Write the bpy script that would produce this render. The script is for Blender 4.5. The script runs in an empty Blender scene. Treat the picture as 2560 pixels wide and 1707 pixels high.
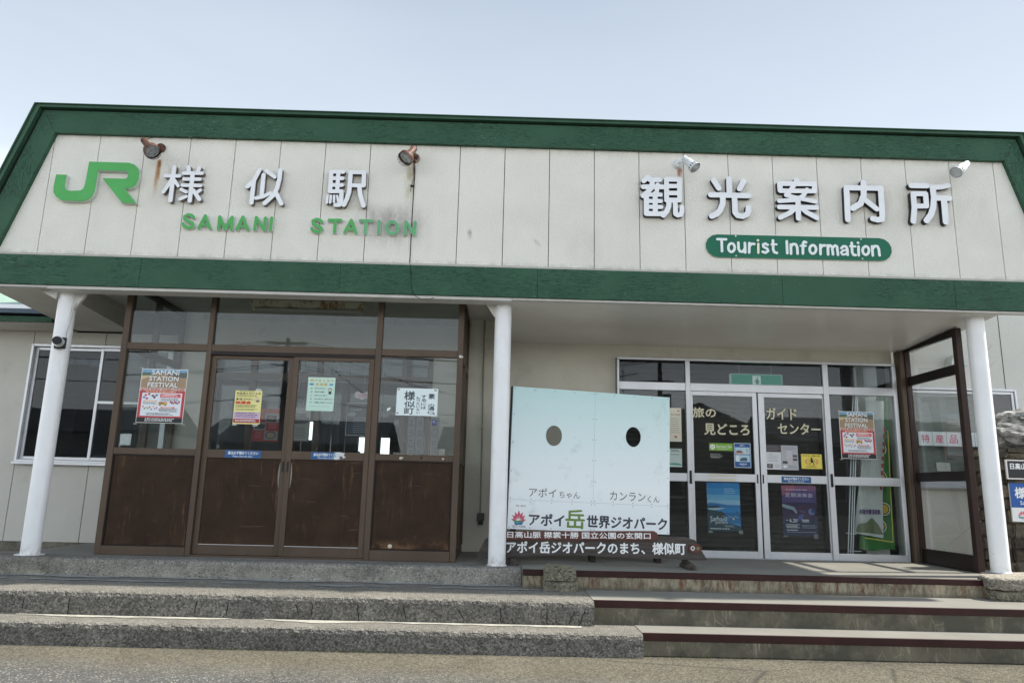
import bpy, bmesh, math, random
from mathutils import Vector, Matrix, noise as mnoise
R = math.radians
random.seed(7)
S = bpy.context.scene
COL = S.collection

# ---------------------------------------------------------------- camera
cam_d = bpy.data.cameras.new('camera'); cam = bpy.data.objects.new('camera', cam_d); COL.objects.link(cam)
right = Vector((0.99957976, -0.01657118, 0.02378427)); up = Vector((-0.02661575, -0.19959038, 0.97951788)); fwd = Vector((0.01148466, 0.97973929, 0.19994755))
cam.matrix_world = Matrix(((right.x, up.x, -fwd.x, 4.5858), (right.y, up.y, -fwd.y, -6.8959), (right.z, up.z, -fwd.z, 0.6870), (0, 0, 0, 1)))
cam_d.sensor_width = 36; cam_d.lens = 25.655; cam_d.clip_start = 0.05; cam_d.clip_end = 3000
S.camera = cam

# ---------------------------------------------------------------- sky, sun, exposure
SUN = Vector((0.75, 0.10, 1.0)).normalized()
w = bpy.data.worlds.new('World'); S.world = w; w.use_nodes = True
wt = w.node_tree; wt.nodes.clear()
sky = wt.nodes.new('ShaderNodeTexSky'); sky.sky_type = 'NISHITA'; sky.sun_disc = False
sky.sun_elevation = math.asin(SUN.z); sky.sun_rotation = math.atan2(SUN.x, SUN.y)
sky.air_density = 1.0; sky.dust_density = 2.5; sky.ozone_density = 1.5; sky.altitude = 50
tc = wt.nodes.new('ShaderNodeTexCoord'); mp = wt.nodes.new('ShaderNodeMapping'); mp.inputs['Scale'].default_value = (1.0, 1.0, 4.0)
nz = wt.nodes.new('ShaderNodeTexNoise'); nz.inputs['Scale'].default_value = 1.6; nz.inputs['Detail'].default_value = 5
rp = wt.nodes.new('ShaderNodeMapRange'); rp.inputs['From Min'].default_value = 0.35; rp.inputs['From Max'].default_value = 0.75
rp.inputs['To Min'].default_value = 0.80; rp.inputs['To Max'].default_value = 0.95
sxyz = wt.nodes.new('ShaderNodeSeparateXYZ'); rmp = wt.nodes.new('ShaderNodeValToRGB')
cr_ = rmp.color_ramp; cr_.elements[0].position = 0.0; cr_.elements[0].color = (1.0, 1.0, .985, 1); cr_.elements[1].position = 1.0; cr_.elements[1].color = (.15, .20, .28, 1)
for p_, c_ in ((.12, (.90, .93, .94, 1)), (.24, (.62, .68, .74, 1)), (.36, (.248, .280, .312, 1)), (.48, (.204, .232, .265, 1)), (.62, (.166, .193, .228, 1))): e_ = cr_.elements.new(p_); e_.color = c_
mx = wt.nodes.new('ShaderNodeMix'); mx.data_type = 'RGBA'
scl = wt.nodes.new('ShaderNodeVectorMath'); scl.operation = 'SCALE'; scl.inputs['Scale'].default_value = 26.0
bg = wt.nodes.new('ShaderNodeBackground'); bg.inputs['Strength'].default_value = 0.05
wo = wt.nodes.new('ShaderNodeOutputWorld')
L = wt.links.new
L(tc.outputs['Generated'], sxyz.inputs[0]); L(sxyz.outputs['Z'], rmp.inputs['Fac']); L(rmp.outputs['Color'], scl.inputs[0]); L(scl.outputs[0], mx.inputs['B'])
L(tc.outputs['Generated'], mp.inputs['Vector']); L(mp.outputs['Vector'], nz.inputs['Vector']); L(nz.outputs['Fac'], rp.inputs['Value'])
L(rp.outputs['Result'], mx.inputs['Factor']); L(sky.outputs['Color'], mx.inputs['A']); L(mx.outputs['Result'], bg.inputs['Color']); L(bg.outputs['Background'], wo.inputs['Surface'])
sd = bpy.data.lights.new('sun', 'SUN'); sd.energy = 2.45; sd.angle = R(1.5); sd.color = (1.0, 0.95, 0.87)
so = bpy.data.objects.new('sun', sd); COL.objects.link(so); so.rotation_euler = SUN.to_track_quat('Z', 'Y').to_euler(); so.location = (20, 3, 30)
S.view_settings.view_transform = 'Standard'; S.view_settings.look = 'None'; S.view_settings.gamma = 1.0; S.view_settings.exposure = 1.45
S.view_settings.use_curve_mapping = False
S.cycles.max_bounces = 10; S.cycles.transparent_max_bounces = 24; S.cycles.diffuse_bounces = 4; S.cycles.glossy_bounces = 4
S.cycles.use_denoising = True

# ---------------------------------------------------------------- material helpers
class NT:
    def __init__(s, name):
        s.m = bpy.data.materials.new(name); s.m.use_nodes = True; s.t = s.m.node_tree; s.t.nodes.clear()
        s.out = s.t.nodes.new('ShaderNodeOutputMaterial'); s.b = s.t.nodes.new('ShaderNodeBsdfPrincipled')
        s.t.links.new(s.b.outputs[0], s.out.inputs['Surface']); s._pos = None
    def n(s, ty, **kw):
        nd = s.t.nodes.new(ty)
        for k, v in kw.items():
            if k in nd.inputs.keys() and not hasattr(nd, k): s.set(nd.inputs[k], v)
            else: setattr(nd, k, v)
        return nd
    def set(s, sock, v):
        if hasattr(v, 'is_output'): s.t.links.new(v, sock)
        elif isinstance(v, (tuple, list)) and len(v) == 3 and sock.type == 'RGBA': sock.default_value = (*v, 1)
        else: sock.default_value = v
    def pos(s):
        if s._pos is None: s._pos = s.t.nodes.new('ShaderNodeNewGeometry').outputs['Position']
        return s._pos
    def mapped(s, scale):
        nd = s.t.nodes.new('ShaderNodeMapping'); s.set(nd.inputs['Vector'], s.pos()); nd.inputs['Scale'].default_value = scale; return nd.outputs[0]
    def noise(s, scale=5, detail=4, rough=.55, vec=None, sc3=None, dist=0):
        nd = s.t.nodes.new('ShaderNodeTexNoise'); s.set(nd.inputs['Vector'], vec if vec is not None else (s.mapped(sc3) if sc3 else s.pos()))
        nd.inputs['Scale'].default_value = scale; nd.inputs['Detail'].default_value = detail; nd.inputs['Roughness'].default_value = rough; nd.inputs['Distortion'].default_value = dist
        return nd.outputs['Fac']
    def voro(s, scale=50, feature='F1', sc3=None, out='Distance'):
        nd = s.t.nodes.new('ShaderNodeTexVoronoi'); nd.feature = feature; s.set(nd.inputs['Vector'], s.mapped(sc3) if sc3 else s.pos()); nd.inputs['Scale'].default_value = scale
        return nd.outputs[out]
    def math(s, op, a, b=0.0, c=0.0, clamp=False):
        nd = s.t.nodes.new('ShaderNodeMath'); nd.operation = op; nd.use_clamp = clamp
        for i, v in enumerate((a, b, c)): s.set(nd.inputs[i], v)
        return nd.outputs[0]
    def rng(s, v, a, b, c=0.0, d=1.0, smooth=False):
        nd = s.t.nodes.new('ShaderNodeMapRange'); s.set(nd.inputs['Value'], v)
        if smooth: nd.interpolation_type = 'SMOOTHSTEP'
        for k, q in (('From Min', a), ('From Max', b), ('To Min', c), ('To Max', d)): nd.inputs[k].default_value = q
        return nd.outputs['Result']
    def mix(s, f, a, b):
        nd = s.t.nodes.new('ShaderNodeMix'); nd.data_type = 'RGBA'; s.set(nd.inputs['Factor'], f); s.set(nd.inputs['A'], a); s.set(nd.inputs['B'], b); return nd.outputs['Result']
    def mul(s, a, b):
        nd = s.t.nodes.new('ShaderNodeMix'); nd.data_type = 'RGBA'; nd.blend_type = 'MULTIPLY'; nd.inputs['Factor'].default_value = 1; s.set(nd.inputs['A'], a); s.set(nd.inputs['B'], b); return nd.outputs['Result']
    def grey(s, v):
        nd = s.t.nodes.new('ShaderNodeCombineColor')
        for i in range(3): s.set(nd.inputs[i], v)
        return nd.outputs[0]
    def xyz(s):
        nd = s.t.nodes.new('ShaderNodeSeparateXYZ'); s.set(nd.inputs[0], s.pos()); return nd.outputs
    def nrmz(s):
        g = s.t.nodes.new('ShaderNodeNewGeometry'); nd = s.t.nodes.new('ShaderNodeSeparateXYZ'); s.set(nd.inputs[0], g.outputs['Normal']); return nd.outputs
    def bump(s, h, strength=.3, dist=.01):
        nd = s.t.nodes.new('ShaderNodeBump'); nd.inputs['Strength'].default_value = strength; nd.inputs['Distance'].default_value = dist
        s.set(nd.inputs['Height'], h); s.t.links.new(nd.outputs[0], s.b.inputs['Normal']); return nd
    def fin(s, col, rough=.6, metal=0.0, spec=.5):
        s.set(s.b.inputs['Base Color'], col); s.set(s.b.inputs['Roughness'], rough); s.set(s.b.inputs['Metallic'], metal); s.b.inputs['Specular IOR Level'].default_value = spec
        return s.m

def simple(name, col, rough=.6, metal=0.0, var=.12, vs=6, bump=0.0, bs=60, spec=.28, sc3=None, dirt=None):
    t = NT(name)
    nf = t.noise(vs, 5, .6, sc3=sc3)
    c = t.mul(t.grey(t.rng(nf, .3, .7, 1 - var, 1 + var)), col)
    if dirt: c = t.mix(t.rng(t.noise(vs * 2.7, 6, .7), .56, .8, 0, dirt[1]), c, dirt[0])
    if bump: t.bump(t.noise(bs, 4, .6, sc3=sc3), bump, .004)
    return t.fin(c, rough, metal, spec)

PAINT = {}
def paint(c, rough=.55):
    k = (round(c[0], 3), round(c[1], 3), round(c[2], 3), rough)
    if k not in PAINT:
        m = bpy.data.materials.new('ink'); m.use_nodes = True; b = m.node_tree.nodes['Principled BSDF']
        b.inputs['Base Color'].default_value = (*c, 1); b.inputs['Roughness'].default_value = rough
        PAINT[k] = m
    return PAINT[k]
def rgb(r, g, b): return tuple(((v / 255 + .055) / 1.055) ** 2.4 if v > 10 else v / 255 / 12.92 for v in (r, g, b))

M = {}
# raised grainy facade panels with rust runs and soot at their own places
t = NT('textured_panel'); P = t.xyz()
base = t.mul(t.grey(t.rng(t.noise(1.3, 5, .6), .3, .7, .93, 1.05)), (.81, .785, .705))
grain = t.noise(95, 3, .7)
base = t.mul(base, t.grey(t.rng(grain, .3, .7, .86, 1.10)))
def streak(x0, w_, z1, z0, col, amt, ns=26, slant=0.0, soft=.02):
    global base
    xx = t.math('SUBTRACT', P[0], x0)
    if slant: xx = t.math('SUBTRACT', xx, t.math('MULTIPLY', t.math('SUBTRACT', P[2], z1), slant))
    gx = t.math('DIVIDE', xx, w_); gx = t.math('SUBTRACT', 1.0, t.math('MULTIPLY', gx, gx), clamp=True)
    gz = t.math('MULTIPLY', t.rng(P[2], z0, z0 + (z1 - z0) * .8, 0, 1, True), t.rng(P[2], z1 - soft, z1 + .02, 1, 0, True))
    nn = t.rng(t.noise(ns, 5, .7, sc3=(1, 1, .35)), .34, .60, .12, 1)
    base = t.mix(t.math('MULTIPLY', t.math('MULTIPLY', t.math('MULTIPLY', gx, gz), nn), amt, clamp=True), base, col)
streak(1.075, .032, 3.86, 3.38, (.50, .27, .09), 1.5, slant=.03)
streak(1.08, .020, 3.86, 3.55, (.27, .10, .03), 1.3, slant=.03)
streak(3.60, .06, 3.93, 3.32, (.40, .33, .17), .8)
streak(3.63, .012, 3.93, 3.70, (.12, .04, .02), 1.4)
streak(6.33, .035, 3.93, 3.80, (.35, .12, .06), 1.5)
streak(3.45, .42, 3.50, 2.85, (.34, .30, .28), .75, 11, 0, .22)
streak(3.40, .25, 3.46, 2.95, (.30, .26, .25), .6, 30, 0, .15)
streak(8.5, .5, 3.9, 3.2, (.50, .45, .37), .5, 7, 0, .3)
streak(4.22, .03, 3.22, 3.09, (.35, .31, .22), 1.2, 34, 0, .05)
streak(4.86, .03, 3.14, 3.04, (.45, .43, .38), 1.0, 34, -.8, .05)
for x_, z_ in ((0.98, 3.55), (2.2, 3.2), (5.4, 3.1), (7.3, 3.55), (9.3, 3.6)): streak(x_, .25, z_ + .3, z_ - .5, (.56, .53, .46), .45, 5, 0, .3)
edge = t.math('MULTIPLY', t.rng(P[2], 2.84, 2.90, 1, 0), t.rng(t.noise(9, 5, .7), .42, .62))
base = t.mix(t.math('MULTIPLY', edge, .55), base, (.33, .29, .22))
topd = t.math('MULTIPLY', t.rng(P[2], 4.02, 4.10, 0, 1), t.rng(t.noise(7, 5, .7, sc3=(1, 1, .3)), .4, .7))
base = t.mix(t.math('MULTIPLY', topd, .4), base, (.36, .33, .28))
t.bump(t.math('ADD', grain, t.math('MULTIPLY', t.voro(70), .5)), .75, .006)
M['panel'] = t.fin(base, .8)

# green painted timber: fine horizontal checks, flaked white spots
def green(name, sc3, seed=0.0):
    t = NT(name)
    vec = t.mapped(sc3)
    nd = t.t.nodes.new('ShaderNodeMapping'); t.set(nd.inputs['Vector'], vec); nd.inputs['Location'].default_value = (seed, seed, seed); vec = nd.outputs[0]
    c = t.mul(t.grey(t.rng(t.noise(1.2, 5, .6), .3, .7, .84, 1.16)), (.036, .102, .060))
    cr = t.noise(7.5, 3, .5, vec=vec, dist=.35)
    patch = t.rng(t.noise(1.3, 4, .6), .42, .54)
    line = t.math('MULTIPLY', t.rng(t.math('ABSOLUTE', t.math('SUBTRACT', cr, .5)), 0.0, .040, 1, 0), patch)
    c = t.mix(t.math('MULTIPLY', line, .8), c, (.010, .022, .016))
    fl = t.math('MULTIPLY', t.rng(t.noise(16, 4, .7, vec=vec), .64, .68), t.rng(t.noise(1.7, 3, .5), .50, .60))
    fl2 = t.math('MULTIPLY', t.rng(t.noise(34, 4, .7), .70, .73), t.rng(t.noise(1.9, 4, .6), .52, .64))
    c = t.mix(t.math('MAXIMUM', t.math('MULTIPLY', fl, .75), fl2), c, (.42, .46, .40))
    t.bump(t.math('SUBTRACT', t.noise(30, 3, .5, vec=vec), t.math('MULTIPLY', line, 1.5)), .4, .004)
    return t.fin(c, .48, spec=.2)
M['green'] = green('green_painted_timber', (1.2, 1, 11))
M['green_side'] = green('green_painted_timber_upright', (9, 1, 1.2), 3.1)
M['green_cap'] = simple('green_metal_cap', (.034, .088, .052), .35, var=.15)
M['dark_gap'] = simple('shadow_gap_board', (.012, .014, .013), .9)  # near-black for joints and backing; also paints shade in gaps
M['cream_trim'] = simple('cream_trim', (.50, .48, .42), .6, dirt=((.2, .17, .12), .6))
t = NT('white_gloss_paint'); P = t.xyz()
c = t.mul(t.grey(t.rng(t.noise(3, 5, .6), .3, .7, .95, 1.04)), (.83, .84, .85)); c = t.mix(t.rng(t.noise(8, 6, .75, sc3=(1, 1, .25)), .57, .75, 0, .35), c, (.52, .49, .42))
ft = t.math('MULTIPLY', t.rng(P[2], .0, .13, 1, 0, True), t.rng(t.noise(18, 5, .7), .40, .62)); c = t.mix(t.math('MULTIPLY', ft, .6), c, (.30, .24, .16))
ch_ = t.math('MULTIPLY', t.rng(t.noise(26, 4, .7), .70, .73), t.rng(t.noise(2, 3), .45, .6)); c = t.mix(ch_, c, (.22, .13, .08)); t.bump(t.noise(30, 4), .06, .004)
M['white_paint'] = t.fin(c, .32)
M['white_beam'] = simple('white_beam_paint', (.58, .57, .54), .5, var=.08, dirt=((.3, .27, .2), .4))
M['soffit_old'] = simple('aged_soffit_board', (.60, .58, .53), .6, var=.10, vs=2, dirt=((.30, .27, .2), .35))
t = NT('smooth_soffit_sheet')
c = t.mul(t.grey(t.rng(t.noise(1.5, 4, .5), .3, .7, .95, 1.05)), (.74, .72, .68)); t.bump(t.noise(2.2, 2, .4, sc3=(1, .3, 1)), .25, .02)
M['soffit_new'] = t.fin(c, .27)
M['cream_wall'] = simple('cream_rendered_wall', (.63, .60, .51), .75, var=.08, vs=1.5, bump=.1, bs=40, dirt=((.25, .22, .15), .35))
M['siding'] = simple('grey_cream_siding', (.57, .555, .50), .7, var=.05, vs=2, bump=.15, bs=90, dirt=((.28, .25, .18), .25))
t = NT('pale_stucco')
g = t.noise(55, 4, .65)
c = t.mul(t.grey(t.rng(t.noise(1.1, 5, .6), .3, .7, .93, 1.05)), (.78, .765, .71)); c = t.mul(c, t.grey(t.rng(g, .3, .7, .93, 1.05)))
ck = t.rng(t.voro(1.1, 'DISTANCE_TO_EDGE'), 0, .004, 1, 0); c = t.mix(t.math('MULTIPLY', ck, t.rng(t.noise(.8, 3), .5, .6)), c, (.3, .29, .27))
t.bump(g, .5, .006); M['stucco'] = t.fin(c, .85)
# metals
t = NT('bronze_aluminium')
c = t.mul(t.grey(t.rng(t.noise(3, 5, .6, sc3=(1, 1, .3)), .3, .7, .85, 1.15)), (.100, .072, .052))
c = t.mix(t.rng(t.noise(25, 5, .7), .62, .8, 0, .5), c, (.16, .14, .12)); M['bronze'] = t.fin(c, .45, .2, .25)
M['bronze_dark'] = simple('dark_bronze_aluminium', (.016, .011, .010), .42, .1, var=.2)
M['rust_brown'] = simple('purple_brown_paint', (.036, .020, .017), .42, .2, var=.2)
M['silver'] = simple('anodised_aluminium', (.60, .61, .63), .38, .55, var=.07, vs=3, sc3=(1, 1, .3), dirt=((.35, .34, .32), .3))
M['black_plastic'] = simple('black_plastic', (.015, .015, .017), .35)
M['wire'] = simple('dark_cable', (.02, .02, .02), .6)
M['wire_white'] = simple('white_cable', (.5, .5, .48), .5)
# kick panels: brown board, scratches and worn lower edge
t = NT('brown_kick_board'); P = t.xyz()
c = t.mul(t.grey(t.rng(t.noise(4, 5, .65), .3, .7, .70, 1.28)), (.040, .0235, .0145))
scr = t.rng(t.noise(21, 6, .8, sc3=(1, 1, .09), dist=.2), .54, .70, 0, .75)
scr = t.math('MULTIPLY', scr, t.rng(t.noise(2.1, 4, .6), .42, .60))
c = t.mix(scr, c, (.20, .115, .06))
hz = t.math('MULTIPLY', t.rng(t.noise(15, 5, .75, sc3=(.10, 1, 1.4)), .60, .70), t.rng(t.noise(2.8, 3, .6), .50, .62)); c = t.mix(t.math('MULTIPLY', hz, .7), c, (.17, .11, .07))
pk = t.math('MULTIPLY', t.rng(t.noise(22, 4, .7), .68, .74), t.rng(P[2], .2, 1.0, 1, .3)); c = t.mix(t.math('MULTIPLY', pk, .6), c, (.24, .15, .08))
low = t.math('MULTIPLY', t.rng(P[2], .09, .23, 1, 0, True), t.rng(t.noise(7, 5, .7), .42, .58)); low = t.math('MULTIPLY', low, t.rng(P[0], 3.2, 3.4, .15, 1))
c = t.mix(low, c, (.17, .095, .05)); t.bump(t.noise(30, 4), .12, .003)
M['kick'] = t.fin(c, .55, spec=.14)
# rust
t = NT('rusted_steel')
n1 = t.noise(22, 6, .7)
c = t.mix(t.rng(n1, .42, .62), (.060, .024, .019), (.17, .070, .032)); c = t.mix(t.rng(t.noise(14, 4, .6), .57, .64), c, (.42, .36, .26)); c = t.mix(t.rng(t.noise(40, 3), .6, .7), c, (.05, .018, .014))
t.bump(n1, .4, .004); M['rust'] = t.fin(c, .6, .1)
t = NT('rust_stained_white_enamel')
c = t.mix(t.rng(t.noise(9, 6, .72, sc3=(1, 1, .6)), .50, .60), (.72, .66, .50), (.34, .16, .05)); M['rusty_white'] = t.fin(c, .5)
# concretes
def aggregate(name, cdark, clight, topc, peb=75, grime=0):
    t = NT(name); P = t.xyz(); N_ = t.nrmz()
    v = t.voro(peb, out='Color'); sp = t.t.nodes.new('ShaderNodeSeparateColor'); t.set(sp.inputs[0], v); vr = sp.outputs[0]
    d = t.voro(peb)
    c = t.mix(t.rng(vr, .1, .95), cdark, clight)
    c = t.mix(t.rng(t.noise(60, 4, .7), .5, .75, 0, .6), c, tuple(q * .45 for q in cdark))
    spk = t.rng(sp.outputs[1], .80, .86); c = t.mix(t.math('MULTIPLY', spk, .30), c, tuple(min(.62, q * 1.9) for q in clight))
    dk = t.rng(sp.outputs[2], .84, .88); c = t.mix(t.math('MULTIPLY', dk, .5), c, tuple(q * .35 for q in cdark))
    c = t.mul(c, t.grey(t.rng(t.noise(1.9, 6, .7), .3, .7, .66, 1.28)))
    tp = t.rng(N_[2], .35, .8); ct = t.mix(t.rng(sp.outputs[0], .2, .9), tuple(q * .72 for q in topc), tuple(q * 1.15 for q in topc)); ct = t.mul(ct, t.grey(t.rng(t.noise(3, 5, .65), .3, .7, .82, 1.12)))
    c = t.mix(tp, c, ct)
    if grime:
        gg = t.math('MULTIPLY', t.rng(P[0], -.6, 1.6, 1, 0, True), t.rng(t.noise(3.2, 5, .7), .40, .62)); c = t.mix(t.math('MULTIPLY', gg, .9), c, (.085, .068, .030))
        ef = t.math('MULTIPLY', t.rng(t.noise(4.5, 6, .75), .50, .57), t.rng(P[2], -.16, -.03, 1, .15)); c = t.mix(t.math('MULTIPLY', ef, .75), c, (.42, .40, .34))
    c = t.mul(c, t.grey(t.rng(t.noise(14, 7, .85), .32, .68, .80, 1.20)))
    t.bump(t.math('SUBTRACT', t.math('MULTIPLY', t.noise(45, 4, .7), 1.0), d), .9, .012)
    return t.fin(c, .9, spec=.25)
M['agg'] = aggregate('exposed_aggregate_concrete', (.115, .108, .095), (.235, .222, .195), (.26, .243, .205))
M['agg_deck'] = aggregate('weathered_deck_concrete', (.25, .24, .205), (.34, .325, .285), (.25, .24, .215), 85, 1)
M['block'] = aggregate('coarse_concrete_block', (.15, .14, .10), (.27, .255, .19), (.25, .24, .175), 70)
M['base_stone'] = aggregate('pale_stone_block', (.20, .18, .145), (.36, .33, .27), (.42, .38, .31), 60)
t = NT('trowelled_concrete_deck'); P = t.xyz()
c = t.mul(t.grey(t.rng(t.noise(1.6, 6, .62), .3, .7, .84, 1.1)), (.25, .238, .205)); c = t.mul(c, t.grey(t.rng(t.noise(160, 3, .7), .3, .7, .88, 1.1)))
c = t.mix(t.rng(t.noise(6, 6, .75), .60, .72, 0, .5), c, (.19, .18, .15)); t.bump(t.noise(120, 3, .7), .3, .003); M['deck'] = t.fin(c, .85, spec=.3)
# stained risers of the right stairs
t = NT('stained_riser'); P = t.xyz()
c = t.mul(t.grey(t.rng(t.noise(3, 6, .65), .3, .7, .75, 1.2)), (.135, .120, .084))
up_ = t.rng(P[2], -.17, -.12, 0, 1)
wash = t.mix(t.rng(t.noise(11, 6, .75, sc3=(1, 1, .6)), .40, .62), c, (.35, .305, .215)); c = t.mix(up_, c, wash)
rs = t.math('MULTIPLY', t.rng(t.noise(24, 6, .75, sc3=(1, 1, .22), dist=.3), .47, .60), t.rng(t.noise(1.1, 3, .5), .36, .52)); rs = t.math('MULTIPLY', rs, up_)
c = t.mix(t.math('MULTIPLY', rs, .95), c, (.135, .050, .020))
rs2 = t.math('MULTIPLY', t.rng(t.noise(9, 5, .7, sc3=(1, 1, .25), dist=.2), .62, .70), up_); c = t.mix(t.math('MULTIPLY', rs2, .8), c, (.04, .025, .018))
vn = t.rng(t.voro(9, 'DISTANCE_TO_EDGE', sc3=(1.6, 1, .7)), 0, .05, 1, 0); vn = t.math('MULTIPLY', vn, t.rng(t.noise(5, 5, .7), .44, .60)); c = t.mix(t.math('MULTIPLY', vn, .42), c, (.40, .38, .30))
dr = t.math('MULTIPLY', t.rng(t.noise(26, 5, .7, sc3=(1, 1, .15), dist=.3), .54, .64), t.rng(t.noise(4, 3), .46, .60)); c = t.mix(t.math('MULTIPLY', dr, .55), c, (.42, .39, .30))
c = t.mix(t.math('MULTIPLY', t.rng(t.noise(2.6, 5, .7), .46, .6), t.math('SUBTRACT', 1.0, up_)), c, (.075, .070, .052))
t.bump(t.noise(50, 4, .7), .3, .004); M['riser'] = t.fin(c, .85)
M['nosing'] = simple('maroon_step_edging', (.036, .011, .010), .5, var=.25, dirt=((.09, .05, .04), .4))
M['worn_white'] = simple('worn_white_sealant', (.44, .42, .355), .85, var=.25, vs=20, dirt=((.22, .2, .16), .9))
M['worn_grey'] = simple('worn_blue_grey_mortar', (.32, .33, .32), .8, var=.2, vs=15, dirt=((.15, .15, .13), .9))
t = NT('old_asphalt'); P = t.xyz()
v = t.voro(115, out='Color'); sp = t.t.nodes.new('ShaderNodeSeparateColor'); t.set(sp.inputs[0], v)
a1 = t.mix(t.rng(sp.outputs[0], .25, .95), (.088, .078, .058), (.245, .222, .160)); a2 = t.mix(t.rng(sp.outputs[0], .3, .98), (.092, .090, .084), (.155, .150, .137))
a2 = t.mix(t.rng(sp.outputs[1], .9, .93), a2, (.42, .40, .34))
bd = t.math('ADD', P[1], t.math('MULTIPLY', t.math('SUBTRACT', t.noise(1.5, 4, .6), .5), .35)); bd = t.math('SUBTRACT', bd, t.math('MULTIPLY', P[0], -.07))
c = t.mix(t.rng(bd, -1.85, -1.35), a2, a1); c = t.mul(c, t.grey(t.rng(t.noise(2, 5, .6), .3, .7, .85, 1.12)))
ck_ = t.math('MULTIPLY', t.rng(t.voro(.55, 'DISTANCE_TO_EDGE'), 0, .006, 1, 0), t.rng(t.noise(.7, 3), .46, .54)); c = t.mix(t.math('MULTIPLY', ck_, .7), c, (.04, .037, .03))
ft_ = t.math('MULTIPLY', t.rng(t.math('ADD', P[1], t.math('MULTIPLY', t.noise(5, 4, .7), .06)), -1.22, -1.15, 0, 1), t.rng(t.noise(9, 5, .7), .35, .6)); c = t.mix(t.math('MULTIPLY', ft_, .6), c, (.05, .045, .032))
t.bump(t.math('SUBTRACT', t.noise(90, 3, .7), t.voro(115)), .8, .008); M['asphalt'] = t.fin(c, .9, spec=.3)
# stone wall
def stone(name, c1, c2, c3, sc=9):
    t = NT(name); n1 = t.noise(sc, 6, .7)
    c = t.mix(t.rng(n1, .35, .65), c1, c2); c = t.mix(t.rng(t.noise(sc * .45, 5, .7), .55, .68), c, c3); t.bump(t.noise(sc * 3, 6, .75), .9, .02); return t.fin(c, .85)
M['stoneA'] = stone('dark_brown_stone', (.028, .022, .017), (.075, .058, .040), (.15, .105, .055))
M['stoneB'] = stone('grey_brown_stone', (.05, .042, .034), (.14, .118, .085), (.07, .055, .04))
M['stoneC'] = stone('tan_stone', (.08, .065, .045), (.20, .155, .095), (.06, .05, .04))
M['mortar'] = simple('dark_mortar', (.085, .078, .062), .95, var=.3, bump=.5)  # dark mortar tone, also used for the utility poles
M['rock'] = stone('pale_veined_rock', (.13, .125, .12), (.40, .39, .37), (.75, .74, .70), 11)
M['moss_plinth'] = stone('mossy_plinth', (.10, .09, .065), (.24, .22, .17), (.05, .045, .03), 7)
# timber sign
t = NT('dark_weathered_plank')
nf = t.noise(5, 5, .6, sc3=(1, 1, 9), dist=.6); c = t.mix(t.rng(nf, .3, .7), (.028, .021, .018), (.085, .068, .058)); t.bump(nf, .5, .004); M['plank'] = t.fin(c, .6)
t = NT('red_brown_plank'); nf = t.noise(6, 5, .6, sc3=(1, 1, 9), dist=.4); c = t.mix(t.rng(nf, .3, .7), (.075, .022, .014), (.14, .045, .028)); t.bump(nf, .3, .003); M['plank_red'] = t.fin(c, .55)
M['log'] = stone('dark_log', (.03, .022, .018), (.09, .07, .055), (.15, .13, .11), 14)
# interior
M['int_wall'] = simple('indoor_grey_wall', (.36, .37, .38), .8, var=.1, vs=2)
M['int_dark'] = simple('indoor_dark_panel', (.035, .034, .033), .6)
M['int_floor'] = simple('indoor_floor', (.10, .10, .10), .5)
M['shutter'] = simple('dark_shutter_slat', (.105, .095, .085), .45, .2, var=.15)
M['paper'] = paint(rgb(232, 236, 232)); M['blind'] = simple('pale_blind_slat', (.26, .30, .265), .5, var=.04)
M['roof_green'] = simple('pale_green_roof_sheet', (.30, .42, .33), .5, var=.2)
M['gutter_blue'] = simple('slate_blue_metal', (.05, .075, .10), .3, .2)
M['brass'] = paint((.3, .25, .12))
M['grass'] = simple('dry_grass', (.13, .14, .05), .8, var=.4)
# glass: thin pane, clear with Fresnel-like reflection and a breath of dirt
def glass(name, tint=(.86, .89, .89), r0=.05, dirt=.035):
    t = NT(name); t.t.nodes.remove(t.b)
    lw = t.t.nodes.new('ShaderNodeLayerWeight'); lw.inputs['Blend'].default_value = .5
    f5 = t.math('POWER', lw.outputs['Facing'], 4.0); fac = t.math('MULTIPLY_ADD', f5, 1 - r0, r0)
    tr = t.t.nodes.new('ShaderNodeBsdfTransparent'); tr.inputs[0].default_value = (*tint, 1)
    gl = t.t.nodes.new('ShaderNodeBsdfGlossy'); gl.inputs['Roughness'].default_value = .0; gl.inputs[0].default_value = (.95, .97, 1, 1)
    df = t.t.nodes.new('ShaderNodeBsdfDiffuse'); df.inputs[0].default_value = (.5, .5, .48, 1)
    bp_ = t.t.nodes.new('ShaderNodeBump'); bp_.inputs['Strength'].default_value = .02; bp_.inputs['Distance'].default_value = .02; t.set(bp_.inputs['Height'], t.noise(1.1, 1, .3)); t.t.links.new(bp_.outputs[0], gl.inputs['Normal'])
    m1 = t.t.nodes.new('ShaderNodeMixShader'); m2 = t.t.nodes.new('ShaderNodeMixShader')
    t.set(m1.inputs[0], t.rng(t.noise(2.5, 5, .7), .3, .7, dirt * .4, dirt * 1.5)); t.t.links.new(tr.outputs[0], m1.inputs[1]); t.t.links.new(df.outputs[0], m1.inputs[2])
    t.set(m2.inputs[0], fac); t.t.links.new(m1.outputs[0], m2.inputs[1]); t.t.links.new(gl.outputs[0], m2.inputs[2]); t.t.links.new(m2.outputs[0], t.out.inputs['Surface'])
    return t.m
M['glass'] = glass('window_glass', r0=.022, dirt=.008)
M['glass_dark'] = glass('tinted_window_glass', (.62, .66, .68), .018, .008)

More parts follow.
